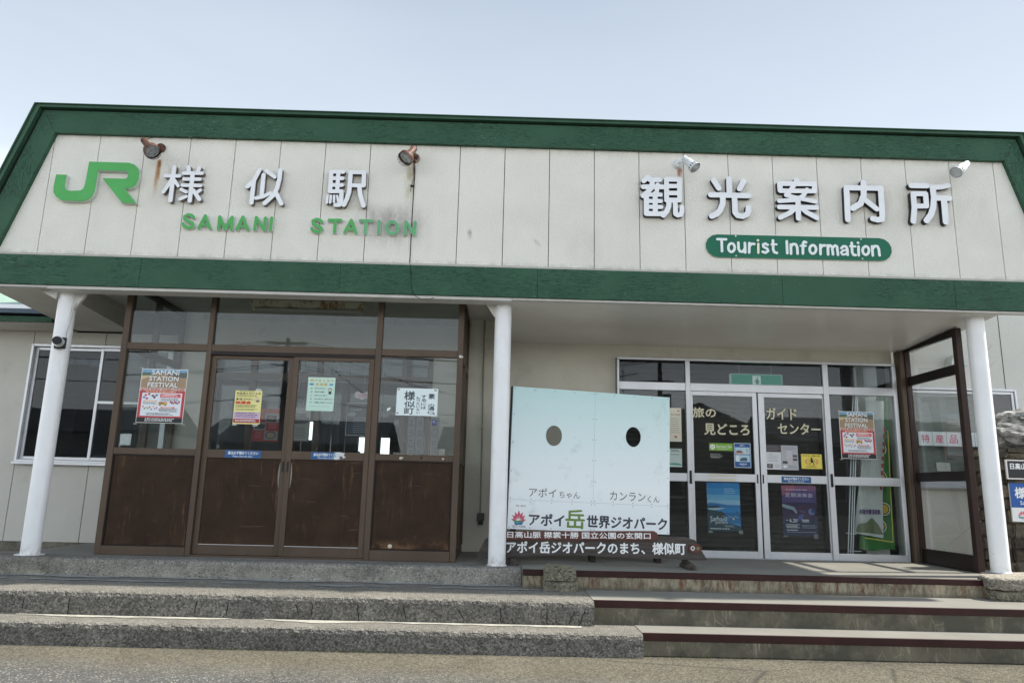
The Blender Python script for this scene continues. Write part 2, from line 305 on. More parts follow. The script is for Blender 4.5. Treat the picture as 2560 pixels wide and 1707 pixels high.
# ---------------------------------------------------------------- geometry helpers
XF = [Matrix.Identity(4)]
_txt = {}
def text2d(s, bold=0.0):
    k = (s, bold)
    if k not in _txt:
        c = bpy.data.curves.new('t', 'FONT'); c.body = s; c.offset = bold; c.resolution_u = 2
        o = bpy.data.objects.new('t', c); COL.objects.link(o)
        me = bpy.data.meshes.new_from_object(o.evaluated_get(bpy.context.evaluated_depsgraph_get()))
        vs = [(v.co.x, v.co.y) for v in me.vertices]; fs = [tuple(p.vertices) for p in me.polygons]
        bpy.data.objects.remove(o); bpy.data.curves.remove(c); bpy.data.meshes.remove(me)
        x0 = min(v[0] for v in vs); x1 = max(v[0] for v in vs); y0 = min(v[1] for v in vs); y1 = max(v[1] for v in vs)
        _txt[k] = ([((x - x0) / (x1 - x0), (y - y0) / (y1 - y0)) for x, y in vs], fs)
    return _txt[k]

class MB:
    def __init__(s): s.v = []; s.f = []; s.m = []; s.mats = []; s.sm = []
    def mi(s, m):
        if m not in s.mats: s.mats.append(m)
        return s.mats.index(m)
    def add(s, vs, fs, m, smooth=False):
        o = len(s.v); X = XF[-1]; i = s.mi(m)
        s.v += [X @ Vector(v) for v in vs]; s.f += [tuple(o + q for q in f) for f in fs]; s.m += [i] * len(fs); s.sm += [smooth] * len(fs); return s
    def box(s, x0, x1, y0, y1, z0, z1, m, bev=0.0, segs=1):
        if x1 < x0: x0, x1 = x1, x0
        if y1 < y0: y0, y1 = y1, y0
        if z1 < z0: z0, z1 = z1, z0
        vs = [(x, y, z) for z in (z0, z1) for y in (y0, y1) for x in (x0, x1)]
        fs = [(0, 2, 3, 1), (4, 5, 7, 6), (0, 1, 5, 4), (2, 6, 7, 3), (0, 4, 6, 2), (1, 3, 7, 5)]
        if bev > 0:
            b = bmesh.new(); bv = [b.verts.new(v) for v in vs]
            for f in fs: b.faces.new([bv[i] for i in f])
            bmesh.ops.bevel(b, geom=b.edges[:], offset=min(bev, .45 * min(x1 - x0, y1 - y0, z1 - z0)), segments=segs, affect='EDGES', profile=.5)
            b.verts.index_update(); vs = [tuple(v.co) for v in b.verts]; fs = [tuple(v.index for v in f.verts) for f in b.faces]; b.free()
        return s.add(vs, fs, m)
    def prism(s, pts, y0, y1, m, mside=None):          # pts in XZ, extruded along Y (y0 = front)
        n = len(pts); a = sum(pts[i][0] * pts[(i + 1) % n][1] - pts[(i + 1) % n][0] * pts[i][1] for i in range(n))
        if a < 0: pts = pts[::-1]
        s.add([(x, y0, z) for x, z in pts], [tuple(range(n))], m)
        s.add([(x, y1, z) for x, z in pts], [tuple(range(n))[::-1]], mside or m)
        vs = [(x, y0, z) for x, z in pts] + [(x, y1, z) for x, z in pts]
        return s.add(vs, [(i + n, (i + 1) % n + n, (i + 1) % n, i) for i in range(n)], mside or m)
    def prismx(s, pts, x0, x1, m):                      # pts in YZ, extruded along X
        n = len(pts); vs = [(x0, y, z) for y, z in pts] + [(x1, y, z) for y, z in pts]
        s.add(vs, [tuple(range(n))[::-1], tuple(range(n, 2 * n))] + [(i, (i + 1) % n, (i + 1) % n + n, i + n) for i in range(n)], m)
        return s
    def capsule(s, p, q, hw, y0, y1, m, mside=None, n=7):
        d = math.atan2(q[1] - p[1], q[0] - p[0])
        pts = [(q[0] + hw * math.cos(d - math.pi / 2 + math.pi * i / n), q[1] + hw * math.sin(d - math.pi / 2 + math.pi * i / n)) for i in range(n + 1)]
        pts += [(p[0] + hw * math.cos(d + math.pi / 2 + math.pi * i / n), p[1] + hw * math.sin(d + math.pi / 2 + math.pi * i / n)) for i in range(n + 1)]
        return s.prism(pts, y0, y1, m, mside)
    def tube(s, path, r, m, n=8, cap=True, smooth=True):
        vs = []; fs = []; path = [Vector(p) for p in path]; k = len(path)
        rr = r if isinstance(r, (list, tuple)) else [r] * k
        for i, p in enumerate(path):
            d = (path[min(i + 1, k - 1)] - path[max(i - 1, 0)]).normalized()
            a = d.orthogonal().normalized() if i == 0 else (a - d * a.dot(d)).normalized()
            b = d.cross(a)
            for j in range(n):
                t_ = 2 * math.pi * j / n; vs.append(tuple(p + (a * math.cos(t_) + b * math.sin(t_)) * rr[i]))
        for i in range(k - 1):
            for j in range(n): fs.append((i * n + j, i * n + (j + 1) % n, (i + 1) * n + (j + 1) % n, (i + 1) * n + j))
        s.add(vs, fs, m, smooth)
        if cap: s.add(vs[:n], [tuple(range(n))[::-1]], m); s.add(vs[-n:], [tuple(range(n))], m)
        return s
    def disc(s, c, nrm, r, m, n=16):
        nrm = Vector(nrm).normalized(); a = nrm.orthogonal().normalized(); b = nrm.cross(a); c = Vector(c)
        return s.add([tuple(c + (a * math.cos(2 * math.pi * i / n) + b * math.sin(2 * math.pi * i / n)) * r) for i in range(n)], [tuple(range(n))], m)
    def text(s, st, x0, x1, z0, z1, y, m, bold=0.0):
        if bold > 0.001:                      # heavier strokes: the same outline laid down five times with small shifts
            d = min(z1 - z0, (abs(x1 - x0)) / len(st) * 1.3) * bold; sg = 1 if x1 > x0 else -1
            for k, (a, b) in enumerate(((-d, 0), (d, 0), (0, d), (0, -d), (0, 0))): s.text(st, x0 + sg * d + a, x1 - sg * d + a, z0 + d + b, z1 - d + b, y - .00002 * k, m)
            return s
        vs, fs = text2d(st, 0.0); return s.add([(x0 + u * (x1 - x0), y, z0 + v * (z1 - z0)) for u, v in vs], fs, m)
    def frame(s, x0, x1, z0, z1, y0, y1, wd, m, bev=.003):
        s.box(x0, x0 + wd, y0, y1, z0, z1, m, bev); s.box(x1 - wd, x1, y0, y1, z0, z1, m, bev)
        s.box(x0 + wd, x1 - wd, y0, y1, z1 - wd, z1, m, bev); return s.box(x0 + wd, x1 - wd, y0, y1, z0, z0 + wd, m, bev)
    def build(s, name, parent=None, **kw):
        me = bpy.data.meshes.new(name)
        xs = [v.x for v in s.v]; ys = [v.y for v in s.v]; zs = [v.z for v in s.v]
        o0 = Vector(((min(xs) + max(xs)) / 2, (min(ys) + max(ys)) / 2, min(zs)))
        me.from_pydata([v - o0 for v in s.v], [], s.f); me.polygons.foreach_set('material_index', s.m); me.polygons.foreach_set('use_smooth', s.sm)
        for m in s.mats: me.materials.append(m)
        me.update(); o = bpy.data.objects.new(name, me); COL.objects.link(o)
        if parent is not None: o.parent = parent; o.location = o0 - wloc(parent)
        else: o.location = o0
        for k, v in kw.items(): o[k] = v
        return o
def wloc(o):
    p = Vector(o.location)
    while o.parent: o = o.parent; p += Vector(o.location)
    return p
def thing(name, loc, label, cat, group=None):
    o = bpy.data.objects.new(name, None); COL.objects.link(o); o.location = loc; o.empty_display_size = .1
    o['label'] = label; o['category'] = cat
    if group: o['group'] = group
    return o
def tag(o, label, cat, group=None):
    o['label'] = label; o['category'] = cat
    if group: o['group'] = group
    return o
def box(name, parent, *a, bev=0.0, **kw): return MB().box(*a, bev=bev).build(name, parent, **kw)
def copy_part(o, dx=0, dy=0, dz=0, parent=None):
    c = o.copy(); COL.objects.link(c); c.location = Vector(o.location) + Vector((dx, dy, dz))
    if parent is not None: c.parent = parent
    for ch in list(o.children):
        copy_part(ch, parent=c)
    return c
GLYPHS = {
 '様': [(0.0181,[(1.177,3.671),(1.317,3.674)]),(0.0218,[(1.254,3.765),(1.256,3.414)]),(0.0181,[(1.247,3.647),(1.216,3.572),(1.177,3.499)]),(0.0166,[(1.27,3.628),(1.315,3.568)]),(0.0206,[(1.395,3.77),(1.406,3.711)]),(0.0194,[(1.504,3.766),(1.491,3.714)]),(0.0182,[(1.353,3.704),(1.537,3.709)]),(0.0181,[(1.364,3.642),(1.523,3.645)]),(0.0181,[(1.355,3.576),(1.536,3.578)]),(0.0218,[(1.444,3.706),(1.447,3.415)]),(0.0169,[(1.349,3.532),(1.402,3.506)]),(0.0168,[(1.35,3.43),(1.406,3.459)]),(0.0175,[(1.539,3.53),(1.494,3.493)]),(0.0199,[(1.47,3.524),(1.54,3.433)])],
 '似': [(0.0206,[(2.104,3.765),(2.06,3.655),(1.998,3.581)]),(0.0219,[(2.056,3.64),(2.054,3.413)]),(0.0213,[(2.147,3.711),(2.148,3.488)]),(0.019,[(2.095,3.463),(2.161,3.48),(2.231,3.52)]),(0.0195,[(2.171,3.754),(2.259,3.692)]),(0.022,[(2.309,3.766),(2.308,3.671),(2.294,3.575),(2.268,3.503),(2.185,3.412)]),(0.0219,[(2.288,3.522),(2.35,3.413)])],
 '駅': [(0.0215,[(2.817,3.765),(2.82,3.56)]),(0.0198,[(2.817,3.767),(2.936,3.767)]),(0.0198,[(2.819,3.696),(2.934,3.698)]),(0.0197,[(2.817,3.625),(2.934,3.627)]),(0.0197,[(2.819,3.556),(2.931,3.56)]),(0.0205,[(2.888,3.767),(2.891,3.559)]),(0.0217,[(2.934,3.56),(2.937,3.469),(2.924,3.418),(2.885,3.415)]),(0.0125,[(2.799,3.51),(2.797,3.436)]),(0.0131,[(2.832,3.509),(2.829,3.439)]),(0.0125,[(2.865,3.51),(2.867,3.446)]),(0.0118,[(2.895,3.511),(2.907,3.454)]),(0.0205,[(3.012,3.766),(3.145,3.768)]),(0.0218,[(3.012,3.766),(3.011,3.643),(3.01,3.555),(2.992,3.481),(2.967,3.417)]),(0.0218,[(3.145,3.768),(3.15,3.633)]),(0.0198,[(3.022,3.626),(3.15,3.628)]),(0.0224,[(3.109,3.611),(3.12,3.541),(3.141,3.471),(3.162,3.416)])],
 '観': [(0.0245,[(5.996,3.813),(5.951,3.764)]),(0.0252,[(6.01,3.781),(6.111,3.782)]),(0.0252,[(5.946,3.702),(6.146,3.706)]),(0.0252,[(6.043,3.782),(6.027,3.693),(5.987,3.646),(5.943,3.605)]),(0.0216,[(6.092,3.73),(6.077,3.641)]),(0.0215,[(5.976,3.619),(6.119,3.622)]),(0.0215,[(5.975,3.551),(6.118,3.555)]),(0.0215,[(5.974,3.49),(6.121,3.492)]),(0.0257,[(5.973,3.418),(6.141,3.42)]),(0.0258,[(5.975,3.615),(5.973,3.418)]),(0.0251,[(6.064,3.633),(6.062,3.421)]),(0.0245,[(6.18,3.79),(6.178,3.568)]),(0.0253,[(6.312,3.794),(6.31,3.57)]),(0.0253,[(6.18,3.79),(6.31,3.792)]),(0.023,[(6.179,3.716),(6.31,3.72)]),(0.0237,[(6.177,3.642),(6.308,3.645)]),(0.0251,[(6.178,3.566),(6.31,3.57)]),(0.0258,[(6.201,3.554),(6.198,3.501),(6.177,3.447),(6.142,3.404)]),(0.0244,[(6.263,3.556),(6.264,3.423),(6.284,3.411),(6.316,3.417),(6.329,3.444),(6.33,3.493)])],
 '光': [(0.0282,[(6.659,3.792),(6.708,3.71)]),(0.029,[(6.813,3.813),(6.813,3.652)]),(0.0282,[(6.959,3.794),(6.916,3.71)]),(0.0281,[(6.623,3.638),(7.005,3.639)]),(0.0288,[(6.745,3.627),(6.741,3.55),(6.711,3.474),(6.678,3.435),(6.627,3.411)]),(0.0281,[(6.862,3.63),(6.861,3.459),(6.885,3.426),(6.938,3.418),(6.979,3.44),(6.994,3.467),(6.998,3.513)])],
 '案': [(0.0298,[(7.498,3.819),(7.496,3.788)]),(0.0254,[(7.324,3.779),(7.679,3.786)]),(0.0268,[(7.325,3.779),(7.327,3.706)]),(0.0254,[(7.677,3.786),(7.674,3.709)]),(0.0239,[(7.327,3.702),(7.678,3.709)]),(0.0247,[(7.472,3.775),(7.44,3.717),(7.386,3.658)]),(0.0217,[(7.384,3.656),(7.493,3.631),(7.677,3.596)]),(0.0225,[(7.599,3.722),(7.552,3.651),(7.474,3.607),(7.311,3.593)]),(0.0252,[(7.309,3.528),(7.685,3.534)]),(0.0267,[(7.5,3.596),(7.495,3.414)]),(0.0252,[(7.469,3.523),(7.412,3.469),(7.313,3.417)]),(0.0252,[(7.534,3.525),(7.578,3.481),(7.682,3.424)])],
 '内': [(0.0292,[(8.0,3.753),(7.992,3.417)]),(0.0272,[(8.0,3.755),(8.346,3.76)]),(0.0292,[(8.348,3.76),(8.342,3.466),(8.336,3.431),(8.293,3.422),(8.243,3.434)]),(0.0304,[(8.178,3.817),(8.169,3.676),(8.131,3.589),(8.05,3.538)]),(0.0272,[(8.166,3.644),(8.29,3.537)])],
 '所': [(0.0284,[(8.661,3.8),(8.821,3.802)]),(0.0284,[(8.675,3.712),(8.673,3.559),(8.65,3.418)]),(0.0262,[(8.675,3.712),(8.795,3.714)]),(0.0273,[(8.799,3.714),(8.798,3.59)]),(0.0261,[(8.682,3.58),(8.798,3.584)]),(0.0306,[(8.878,3.788),(8.881,3.68),(8.866,3.577),(8.833,3.492),(8.784,3.43)]),(0.0255,[(8.874,3.785),(8.966,3.792),(9.04,3.812)]),(0.0291,[(8.885,3.673),(9.038,3.673)]),(0.0313,[(8.98,3.653),(8.977,3.421)])],
 'sS': [(0.0165,[(1.495,3.251),(1.469,3.274),(1.436,3.278),(1.406,3.257),(1.41,3.229),(1.449,3.21),(1.488,3.192),(1.499,3.167),(1.48,3.146),(1.449,3.143),(1.413,3.156),(1.401,3.181)])],
 'sA': [(0.0165,[(1.608,3.272),(1.558,3.143)]),(0.0165,[(1.608,3.272),(1.664,3.146)]),(0.0117,[(1.578,3.175),(1.645,3.174)])],
 'sM': [(0.0165,[(1.75,3.265),(1.75,3.139)]),(0.0165,[(1.75,3.265),(1.813,3.142),(1.873,3.266)]),(0.0165,[(1.873,3.266),(1.875,3.139)])],
 'sA2': [(0.0165,[(1.978,3.27),(1.931,3.139)]),(0.0165,[(1.978,3.27),(2.037,3.142)]),(0.0117,[(1.952,3.169),(2.018,3.168)])],
 'sN': [(0.0165,[(2.11,3.269),(2.106,3.144)]),(0.0165,[(2.11,3.269),(2.199,3.141)]),(0.0165,[(2.201,3.266),(2.199,3.141)])],
 'sI': [(0.0165,[(2.262,3.268),(2.259,3.145)])],
 'tS': [(0.0166,[(2.761,3.241),(2.732,3.263),(2.703,3.268),(2.669,3.25),(2.677,3.216),(2.71,3.2),(2.752,3.184),(2.759,3.162),(2.734,3.139),(2.702,3.138),(2.674,3.154),(2.665,3.17)])],
 'tT': [(0.0166,[(2.829,3.263),(2.944,3.264)]),(0.0166,[(2.891,3.259),(2.889,3.138)])],
 'tA': [(0.0166,[(3.047,3.268),(2.99,3.14)]),(0.0166,[(3.047,3.268),(3.1,3.14)]),(0.0117,[(3.012,3.175),(3.087,3.176)])],
 'tT2': [(0.0166,[(3.137,3.267),(3.255,3.268)]),(0.0166,[(3.193,3.266),(3.191,3.139)])],
 'tI': [(0.0166,[(3.322,3.268),(3.324,3.141)])],
 'tO': [(0.0166,[(3.508,3.203),(3.506,3.181),(3.498,3.162),(3.485,3.148),(3.468,3.14),(3.45,3.139),(3.432,3.146),(3.418,3.16),(3.407,3.178),(3.403,3.2),(3.405,3.222),(3.413,3.241),(3.426,3.256),(3.443,3.264),(3.461,3.264),(3.479,3.257),(3.493,3.243),(3.504,3.225),(3.508,3.203)])],
 'tN': [(0.0166,[(3.587,3.268),(3.584,3.14)]),(0.0166,[(3.587,3.268),(3.677,3.14)]),(0.0166,[(3.679,3.265),(3.677,3.14)])],
 'iT': [(0.0127,[(6.683,3.181),(6.77,3.182)]),(0.0127,[(6.725,3.176),(6.725,3.057)])],
 'io1': [(0.0127,[(6.853,3.098),(6.849,3.078),(6.839,3.063),(6.826,3.054),(6.812,3.053),(6.799,3.061),(6.791,3.077),(6.789,3.096),(6.792,3.115),(6.802,3.131),(6.815,3.14),(6.829,3.14),(6.842,3.132),(6.85,3.117),(6.853,3.098)])],
 'iu': [(0.0127,[(6.891,3.152),(6.891,3.084),(6.905,3.06),(6.932,3.058),(6.952,3.09)]),(0.0127,[(6.956,3.15),(6.956,3.05)])],
 'ir1': [(0.0127,[(7.001,3.15),(6.995,3.051)]),(0.0127,[(7.0,3.116),(7.022,3.143),(7.05,3.141)])],
 'ii1': [(0.011,[(7.09,3.145),(7.086,3.051)]),(0.0127,[(7.088,3.181),(7.088,3.181)])],
 'is': [(0.0127,[(7.183,3.136),(7.162,3.149),(7.138,3.14),(7.14,3.115),(7.177,3.095),(7.184,3.072),(7.158,3.054),(7.129,3.063)])],
 'it1': [(0.0128,[(7.238,3.185),(7.236,3.089),(7.247,3.061),(7.271,3.055)]),(0.0102,[(7.221,3.142),(7.272,3.144)])],
 'iI': [(0.0128,[(7.376,3.18),(7.375,3.055)])],
 'in1': [(0.0127,[(7.414,3.148),(7.412,3.052)]),(0.0127,[(7.416,3.126),(7.438,3.153),(7.466,3.149),(7.477,3.119),(7.477,3.054)])],
 'if': [(0.0128,[(7.569,3.174),(7.55,3.181),(7.537,3.16),(7.53,3.056)]),(0.0102,[(7.512,3.137),(7.563,3.137)])],
 'io2': [(0.0127,[(7.665,3.104),(7.66,3.084),(7.65,3.069),(7.637,3.06),(7.623,3.059),(7.61,3.068),(7.602,3.083),(7.6,3.102),(7.604,3.121),(7.614,3.137),(7.628,3.146),(7.642,3.146),(7.654,3.138),(7.662,3.123),(7.665,3.104)])],
 'ir2': [(0.0128,[(7.71,3.152),(7.706,3.055)]),(0.0128,[(7.709,3.117),(7.731,3.146),(7.759,3.147)])],
 'im': [(0.0128,[(7.785,3.15),(7.782,3.054)]),(0.0128,[(7.787,3.128),(7.807,3.15),(7.826,3.138),(7.831,3.056)]),(0.0128,[(7.836,3.129),(7.858,3.15),(7.876,3.139),(7.88,3.053)])],
 'ia': [(0.0128,[(7.918,3.123),(7.939,3.144),(7.967,3.142),(7.977,3.116),(7.977,3.056)]),(0.0102,[(7.979,3.106),(7.936,3.101),(7.912,3.078),(7.926,3.056),(7.954,3.061),(7.977,3.085)])],
 'it2': [(0.0128,[(8.026,3.182),(8.024,3.082),(8.036,3.057),(8.057,3.056)]),(0.0102,[(8.007,3.146),(8.06,3.145)])],
 'ii2': [(0.0128,[(8.092,3.146),(8.087,3.054)]),(0.0128,[(8.09,3.185),(8.091,3.184)])],
 'io3': [(0.0128,[(8.194,3.107),(8.189,3.088),(8.179,3.072),(8.165,3.063),(8.151,3.063),(8.139,3.071),(8.131,3.086),(8.129,3.105),(8.133,3.124),(8.144,3.14),(8.157,3.149),(8.172,3.149),(8.184,3.141),(8.192,3.126),(8.194,3.107)])],
 'in2': [(0.0128,[(8.228,3.152),(8.228,3.057)]),(0.0128,[(8.233,3.128),(8.254,3.155),(8.282,3.154),(8.293,3.125),(8.296,3.059)])],
 'plate': [(0.1188,[(6.685,3.115),(8.309,3.124)])],
 'bolts': [(0.0068,[(6.867,3.22),(6.869,3.219)]),(0.0068,[(6.864,3.015),(6.865,3.015)]),(0.0068,[(8.123,3.225),(8.124,3.225)]),(0.0068,[(8.122,3.021),(8.123,3.021)])],
 'JR': [(0.1,3.652),(0.2,3.651),(0.197,3.555),(0.202,3.521),(0.223,3.492),(0.268,3.483),(0.361,3.49),(0.389,3.513),(0.398,3.561),(0.406,3.798),(0.798,3.798),(0.857,3.779),(0.896,3.742),(0.913,3.692),(0.914,3.631),(0.899,3.577),(0.869,3.542),(0.827,3.527),(0.785,3.53),(0.925,3.373),(0.783,3.377),(0.559,3.627),(0.776,3.627),(0.798,3.633),(0.807,3.652),(0.81,3.689),(0.802,3.702),(0.784,3.709),(0.504,3.711),(0.499,3.49),(0.484,3.436),(0.449,3.399),(0.389,3.379),(0.188,3.383),(0.133,3.418),(0.101,3.464),(0.093,3.522)]
}
# ================================================================ GROUND AND STEPS
g = MB(); g.add([(-400, -400, -.50), (400, -400, -.50), (400, 400, -.50), (-400, 400, -.50)], [(0, 1, 2, 3)], M['asphalt'])
ground = g.build('ground', kind='structure')

def rough_step(name, x0, x1, yf, yb, zt, zb, m, jag=.008, step=.022):
    b = MB(); n = max(2, int((x1 - x0) / step)); prof = [(yb, zt), (yf + .07, zt), (yf + .028, zt - .003), (yf + .010, zt - .014), (yf + .001, zt - .040), (yf, zt - .09), (yf, zb)]
    vs = []
    for i in range(n + 1):
        x = x0 + (x1 - x0) * i / n
        for j, (y, z) in enumerate(prof):
            a = (0, 0, .5, 1, .8, .35, .25)[j] * jag; k = x * 23 + j * 3.7
            vs.append((x, y + a * (mnoise.noise(Vector((k, j, yf * 5))) * 1.1), z + (a * mnoise.noise(Vector((k * 1.3, j + 9, zt * 5))) * 1.6 if 0 < j < 5 else 0)))
    q = len(prof); fs = [(i * q + j, i * q + j + 1, (i + 1) * q + j + 1, (i + 1) * q + j) for i in range(n) for j in range(q - 1)]
    b.add(vs, fs, m); b.add([vs[j] for j in range(q)] + [(x0, yb, zb)], [tuple(range(q + 1))[::-1]], m)
    b.add([vs[n * q + j] for j in range(q)] + [(x1, yb, zb)], [tuple(range(q + 1))], m)
    return b.build(name, kind='structure')
def ribbon(name, parent, x0, x1, y0, wd, z, m, seed, thr=-1, **kw):
    b = MB(); n = int((x1 - x0) / .05); vs = []; ok = []
    for i in range(n + 1):
        x = x0 + (x1 - x0) * i / n; a = mnoise.noise(Vector((x * 1.7, seed, 0))); c = mnoise.noise(Vector((x * 6, seed + 5, 0)))
        w_ = max(.002, wd * (.70 + 1.3 * a) + .03 * c); yy = y0 + .006 * mnoise.noise(Vector((x * 4, seed, 3)))
        vs += [(x, yy, z), (x, yy - w_, z)]; ok.append(a + .4 * c > thr)
    b.add(vs, [(2 * i, 2 * i + 1, 2 * i + 3, 2 * i + 2) for i in range(n) if ok[i]], m); return b.build(name, parent, **kw)
deckL = rough_step('raised_concrete_deck', -3.2, 4.805, .05, .30, 0, -.50, M['agg_deck'], .006)
st1 = rough_step('upper_concrete_step', -3.2, 5.355, -.87, .06, -.1575, -.50, M['agg'], .0075)
st2 = rough_step('lower_concrete_step', -3.2, 5.68, -1.175, -.80, -.337, -.501, M['agg'], .0065)
# cracks and chisel joints in the upper step face, built as thin recessed slivers standing 1 mm proud of the rough face
ck = MB(); random.seed(3)
for x_, sl in ((-.28, 0), (.15, .01), (.92, 0), (1.27, .0), (2.25, 0), (2.5, -.01), (3.02, .03), (3.15, 0), (3.5, .02), (3.86, .02), (4.28, .05), (4.62, 0), (4.98, 0), (5.2, -.05), (5.28, -.05)):
    z1, z0 = -.205 - random.random() * .02, -.335 + random.random() * .04; h = .0035
    pts = []
    for i in range(6):
        u = i / 5; pts.append((x_ + sl * u + random.uniform(-.004, .004), z1 + (z0 - z1) * u))
    for i in range(5):
        (xa, za), (xb, zb) = pts[i], pts[i + 1]; ck.add([(xa - h, -.892, za), (xa + h, -.892, za), (xb + h, -.892, zb), (xb - h, -.892, zb)], [(0, 3, 2, 1)], M['dark_gap'])
ck.build('joint_line', st1, kind='stuff')
ribbon('worn_sealant_strip', st1, -3.2, 4.9, .030, .10, -.1525, M['worn_grey'], 2.0)
ribbon('worn_sealant_strip', st1, -3.2, 5.2, -.22, .07, -.1520, M['worn_grey'], 9.0, -.1)
ribbon('worn_paint_strip', st2, -3.2, 5.25, -.885, .085, -.3330, M['worn_white'], 4.0, -.30)
deck = MB()
deck.box(4.812, 9.66, -.085, 1.60, -.498, 0, M['deck'])
deck.box(.0, 4.812, .301, 1.60, -.497, 0, M['deck']); deck.box(-3.2, -.001, .301, 1.60, -.497, -.10, M['deck'])
deckR = deck.build('entrance_deck', kind='structure')
def riser_step(name, x0, x1, yf, yb, zt, zb):
    b = MB(); b.box(x0, x1, yf + .012, yb, zb, zt, M['deck']); o = b.build(name, kind='structure')
    MB().box(x0, x1, yf + .004, yf + .0115, zb, zt - .055, M['riser']).build('riser', o)
    MB().box(x0, x1, yf - .004, yf + .011, zt - .052, zt + .0035, M['nosing'], .002).build('nosing', o)
    return o
# top deck riser and nosing
MB().box(4.812, 8.98, -.116, -.0855, -.157, -.050, M['riser']).build('riser', deckR)
MB().box(4.812, 8.99, -.124, -.0860, -.048, .0035, M['nosing'], .002).build('nosing', deckR)
riser_step('upper_stair_tread', 5.362, 14, -.76, -.086, -.1575, -.495)
riser_step('lower_stair_tread', 5.688, 14, -1.106, -.748, -.337, -.496)
side = MB(); side.box(9.665, 14, -.085, 2.0, -.49, -.150, M['deck']); side.build('side_paving', kind='structure')
# dry weeds along the foot of the lowest step
gr = MB(); random.seed(11)
for i in range(420):
    x = random.choice([random.uniform(-1, 9.5), random.gauss(.15, .15), random.gauss(2.6, .3), random.gauss(3.6, .2), random.gauss(6.1, .3)]); yf = -1.18 if x < 5.68 else -1.11
    y = yf - random.uniform(.004, .03); h = random.uniform(.006, .028); a = random.uniform(-.02, .02); wd = .0018
    gr.add([(x - wd, y, -.50), (x + wd, y, -.50), (x + a, y - random.uniform(-.01, .02), -.50 + h)], [(0, 1, 2)], M['grass'])
gr.build('dry_weeds', kind='stuff', label='short dry weeds growing along the foot of the lowest step', category='weeds')

# ================================================================ STATION BUILDING: walls behind the canopy
bld = thing('station_building', (4.5, 4.2, 0), 'single storey cream station building behind the green trimmed canopy', 'building')
# left wing front wall: separate siding panels round the window
def panel(parent, x0, x1, y0, y1, z0, z1, m, name='wall_panel'): return MB().box(x0 + .003, x1 - .003, y0, y1, z0, z1, m, .003).build(name, parent)
WY = 1.65
M['clear'] = glass('clear_screen_glass', (.985, .99, .985), .025, .006)
xs = [-3.40, -2.59, -1.775, -.965]
for i in range(3): panel(bld, xs[i], xs[i + 1], WY, WY + .1, .0, 2.40, M['siding'])
for a, b_ in ((-.965, -.122), (-.122, .72)):
    panel(bld, a, b_, WY, WY + .1, .0, .862, M['siding']); panel(bld, a, b_, WY, WY + .1, 2.252, 2.40, M['siding'])
panel(bld, .72, 1.16, WY, WY + .1, 0, 2.68, M['cream_wall'])
MB().box(-3.4, .0, WY - .01, WY + .1, -.20, -.003, M['moss_plinth']).build('plinth', bld)
wm = MB(); wm.box(3.76, 5.925, WY, WY + .1, 0, 2.68, M['cream_wall']); wm.box(5.925, 9.24, WY, WY + .1, 2.27, 2.68, M['cream_wall']); wm.box(1.16, 3.76, WY, WY + .1, 2.24, 2.68, M['cream_wall']); wm.build('rendered_wall', bld)
# dark water stain line high on the recess wall is in the paint; ceiling edge trim
MB().box(1.0, 4.2, WY - .012, WY - .001, 2.60, 2.68, M['cream_trim']).build('cornice', bld)

def window(parent, x0, x1, z0, z1, y, mx_, mid, fr, name='window', blind=None, sash=.035, gm=None):
    gm = gm or M['glass_dark']
    f = MB().frame(x0, x1, z0, z1, y - .045, y + .05, .03, fr).build(name, parent)
    MB().box(x0 - .015, x1 + .015, y - .07, y - .045, z0 - .025, z0 + .006, fr, .003).build('sill', f)
    a = MB().frame(x0 + .032, mx_ + .03, z0 + .032, z1 - .032, y + .002, y + .028, sash, fr).build('sash', f)
    b = MB().frame(mx_ - .005, x1 - .032, z0 + .033, z1 - .033, y - .030, y - .002, sash, fr)
    if mid: b.box(mx_ + .03, x1 - .067, y - .028, y - .004, mid, mid + .03, fr)
    b.build('sash', f)
    MB().box(x0 + .07, mx_ - .006, y + .012, y + .017, z0 + .07, z1 - .07, gm).build('pane', f)
    if mid:
        MB().box(mx_ + .032, x1 - .07, y - .018, y - .013, z0 + .07, mid - .001, gm).build('pane', f); MB().box(mx_ + .032, x1 - .07, y - .018, y - .013, mid + .031, z1 - .07, gm).build('pane', f)
    else: MB().box(mx_ + .032, x1 - .07, y - .018, y - .013, z0 + .07, z1 - .07, gm).build('pane', f)
    return f
wl = window(bld, -.955, .71, .875, 2.245, WY, -.137, 1.56, M['silver'])
# paper slips along the head of the left window, inside
for a, b_ in ((-.56, -.50), (-.47, -.32), (-.30, -.19)): MB().box(a, b_, WY + .06, WY + .061, 2.03 if a < -.3 else 2.00, 2.11, paint(rgb(150, 155, 160))).build('paper_slip', wl)
MB().box(-3.4, .9, WY + 1.6, WY + 1.65, 0, 2.7, M['int_wall']).box(-3.3, .9, 1.76, 3.2, -.05, -.002, M['int_floor']).box(-3.4, .9, 1.76, 3.3, 2.62, 2.68, M['int_dark']).build('office_interior', bld)
MB().box(-.85, -.62, 2.1, 2.5, 0, 1.7, M['int_dark']).box(.1, .5, 2.3, 2.7, 0, 1.9, M['int_dark']).box(-.5, .05, 2.4, 2.9, 0, 1.0, M['int_wall']).build('office_cabinet', bld)

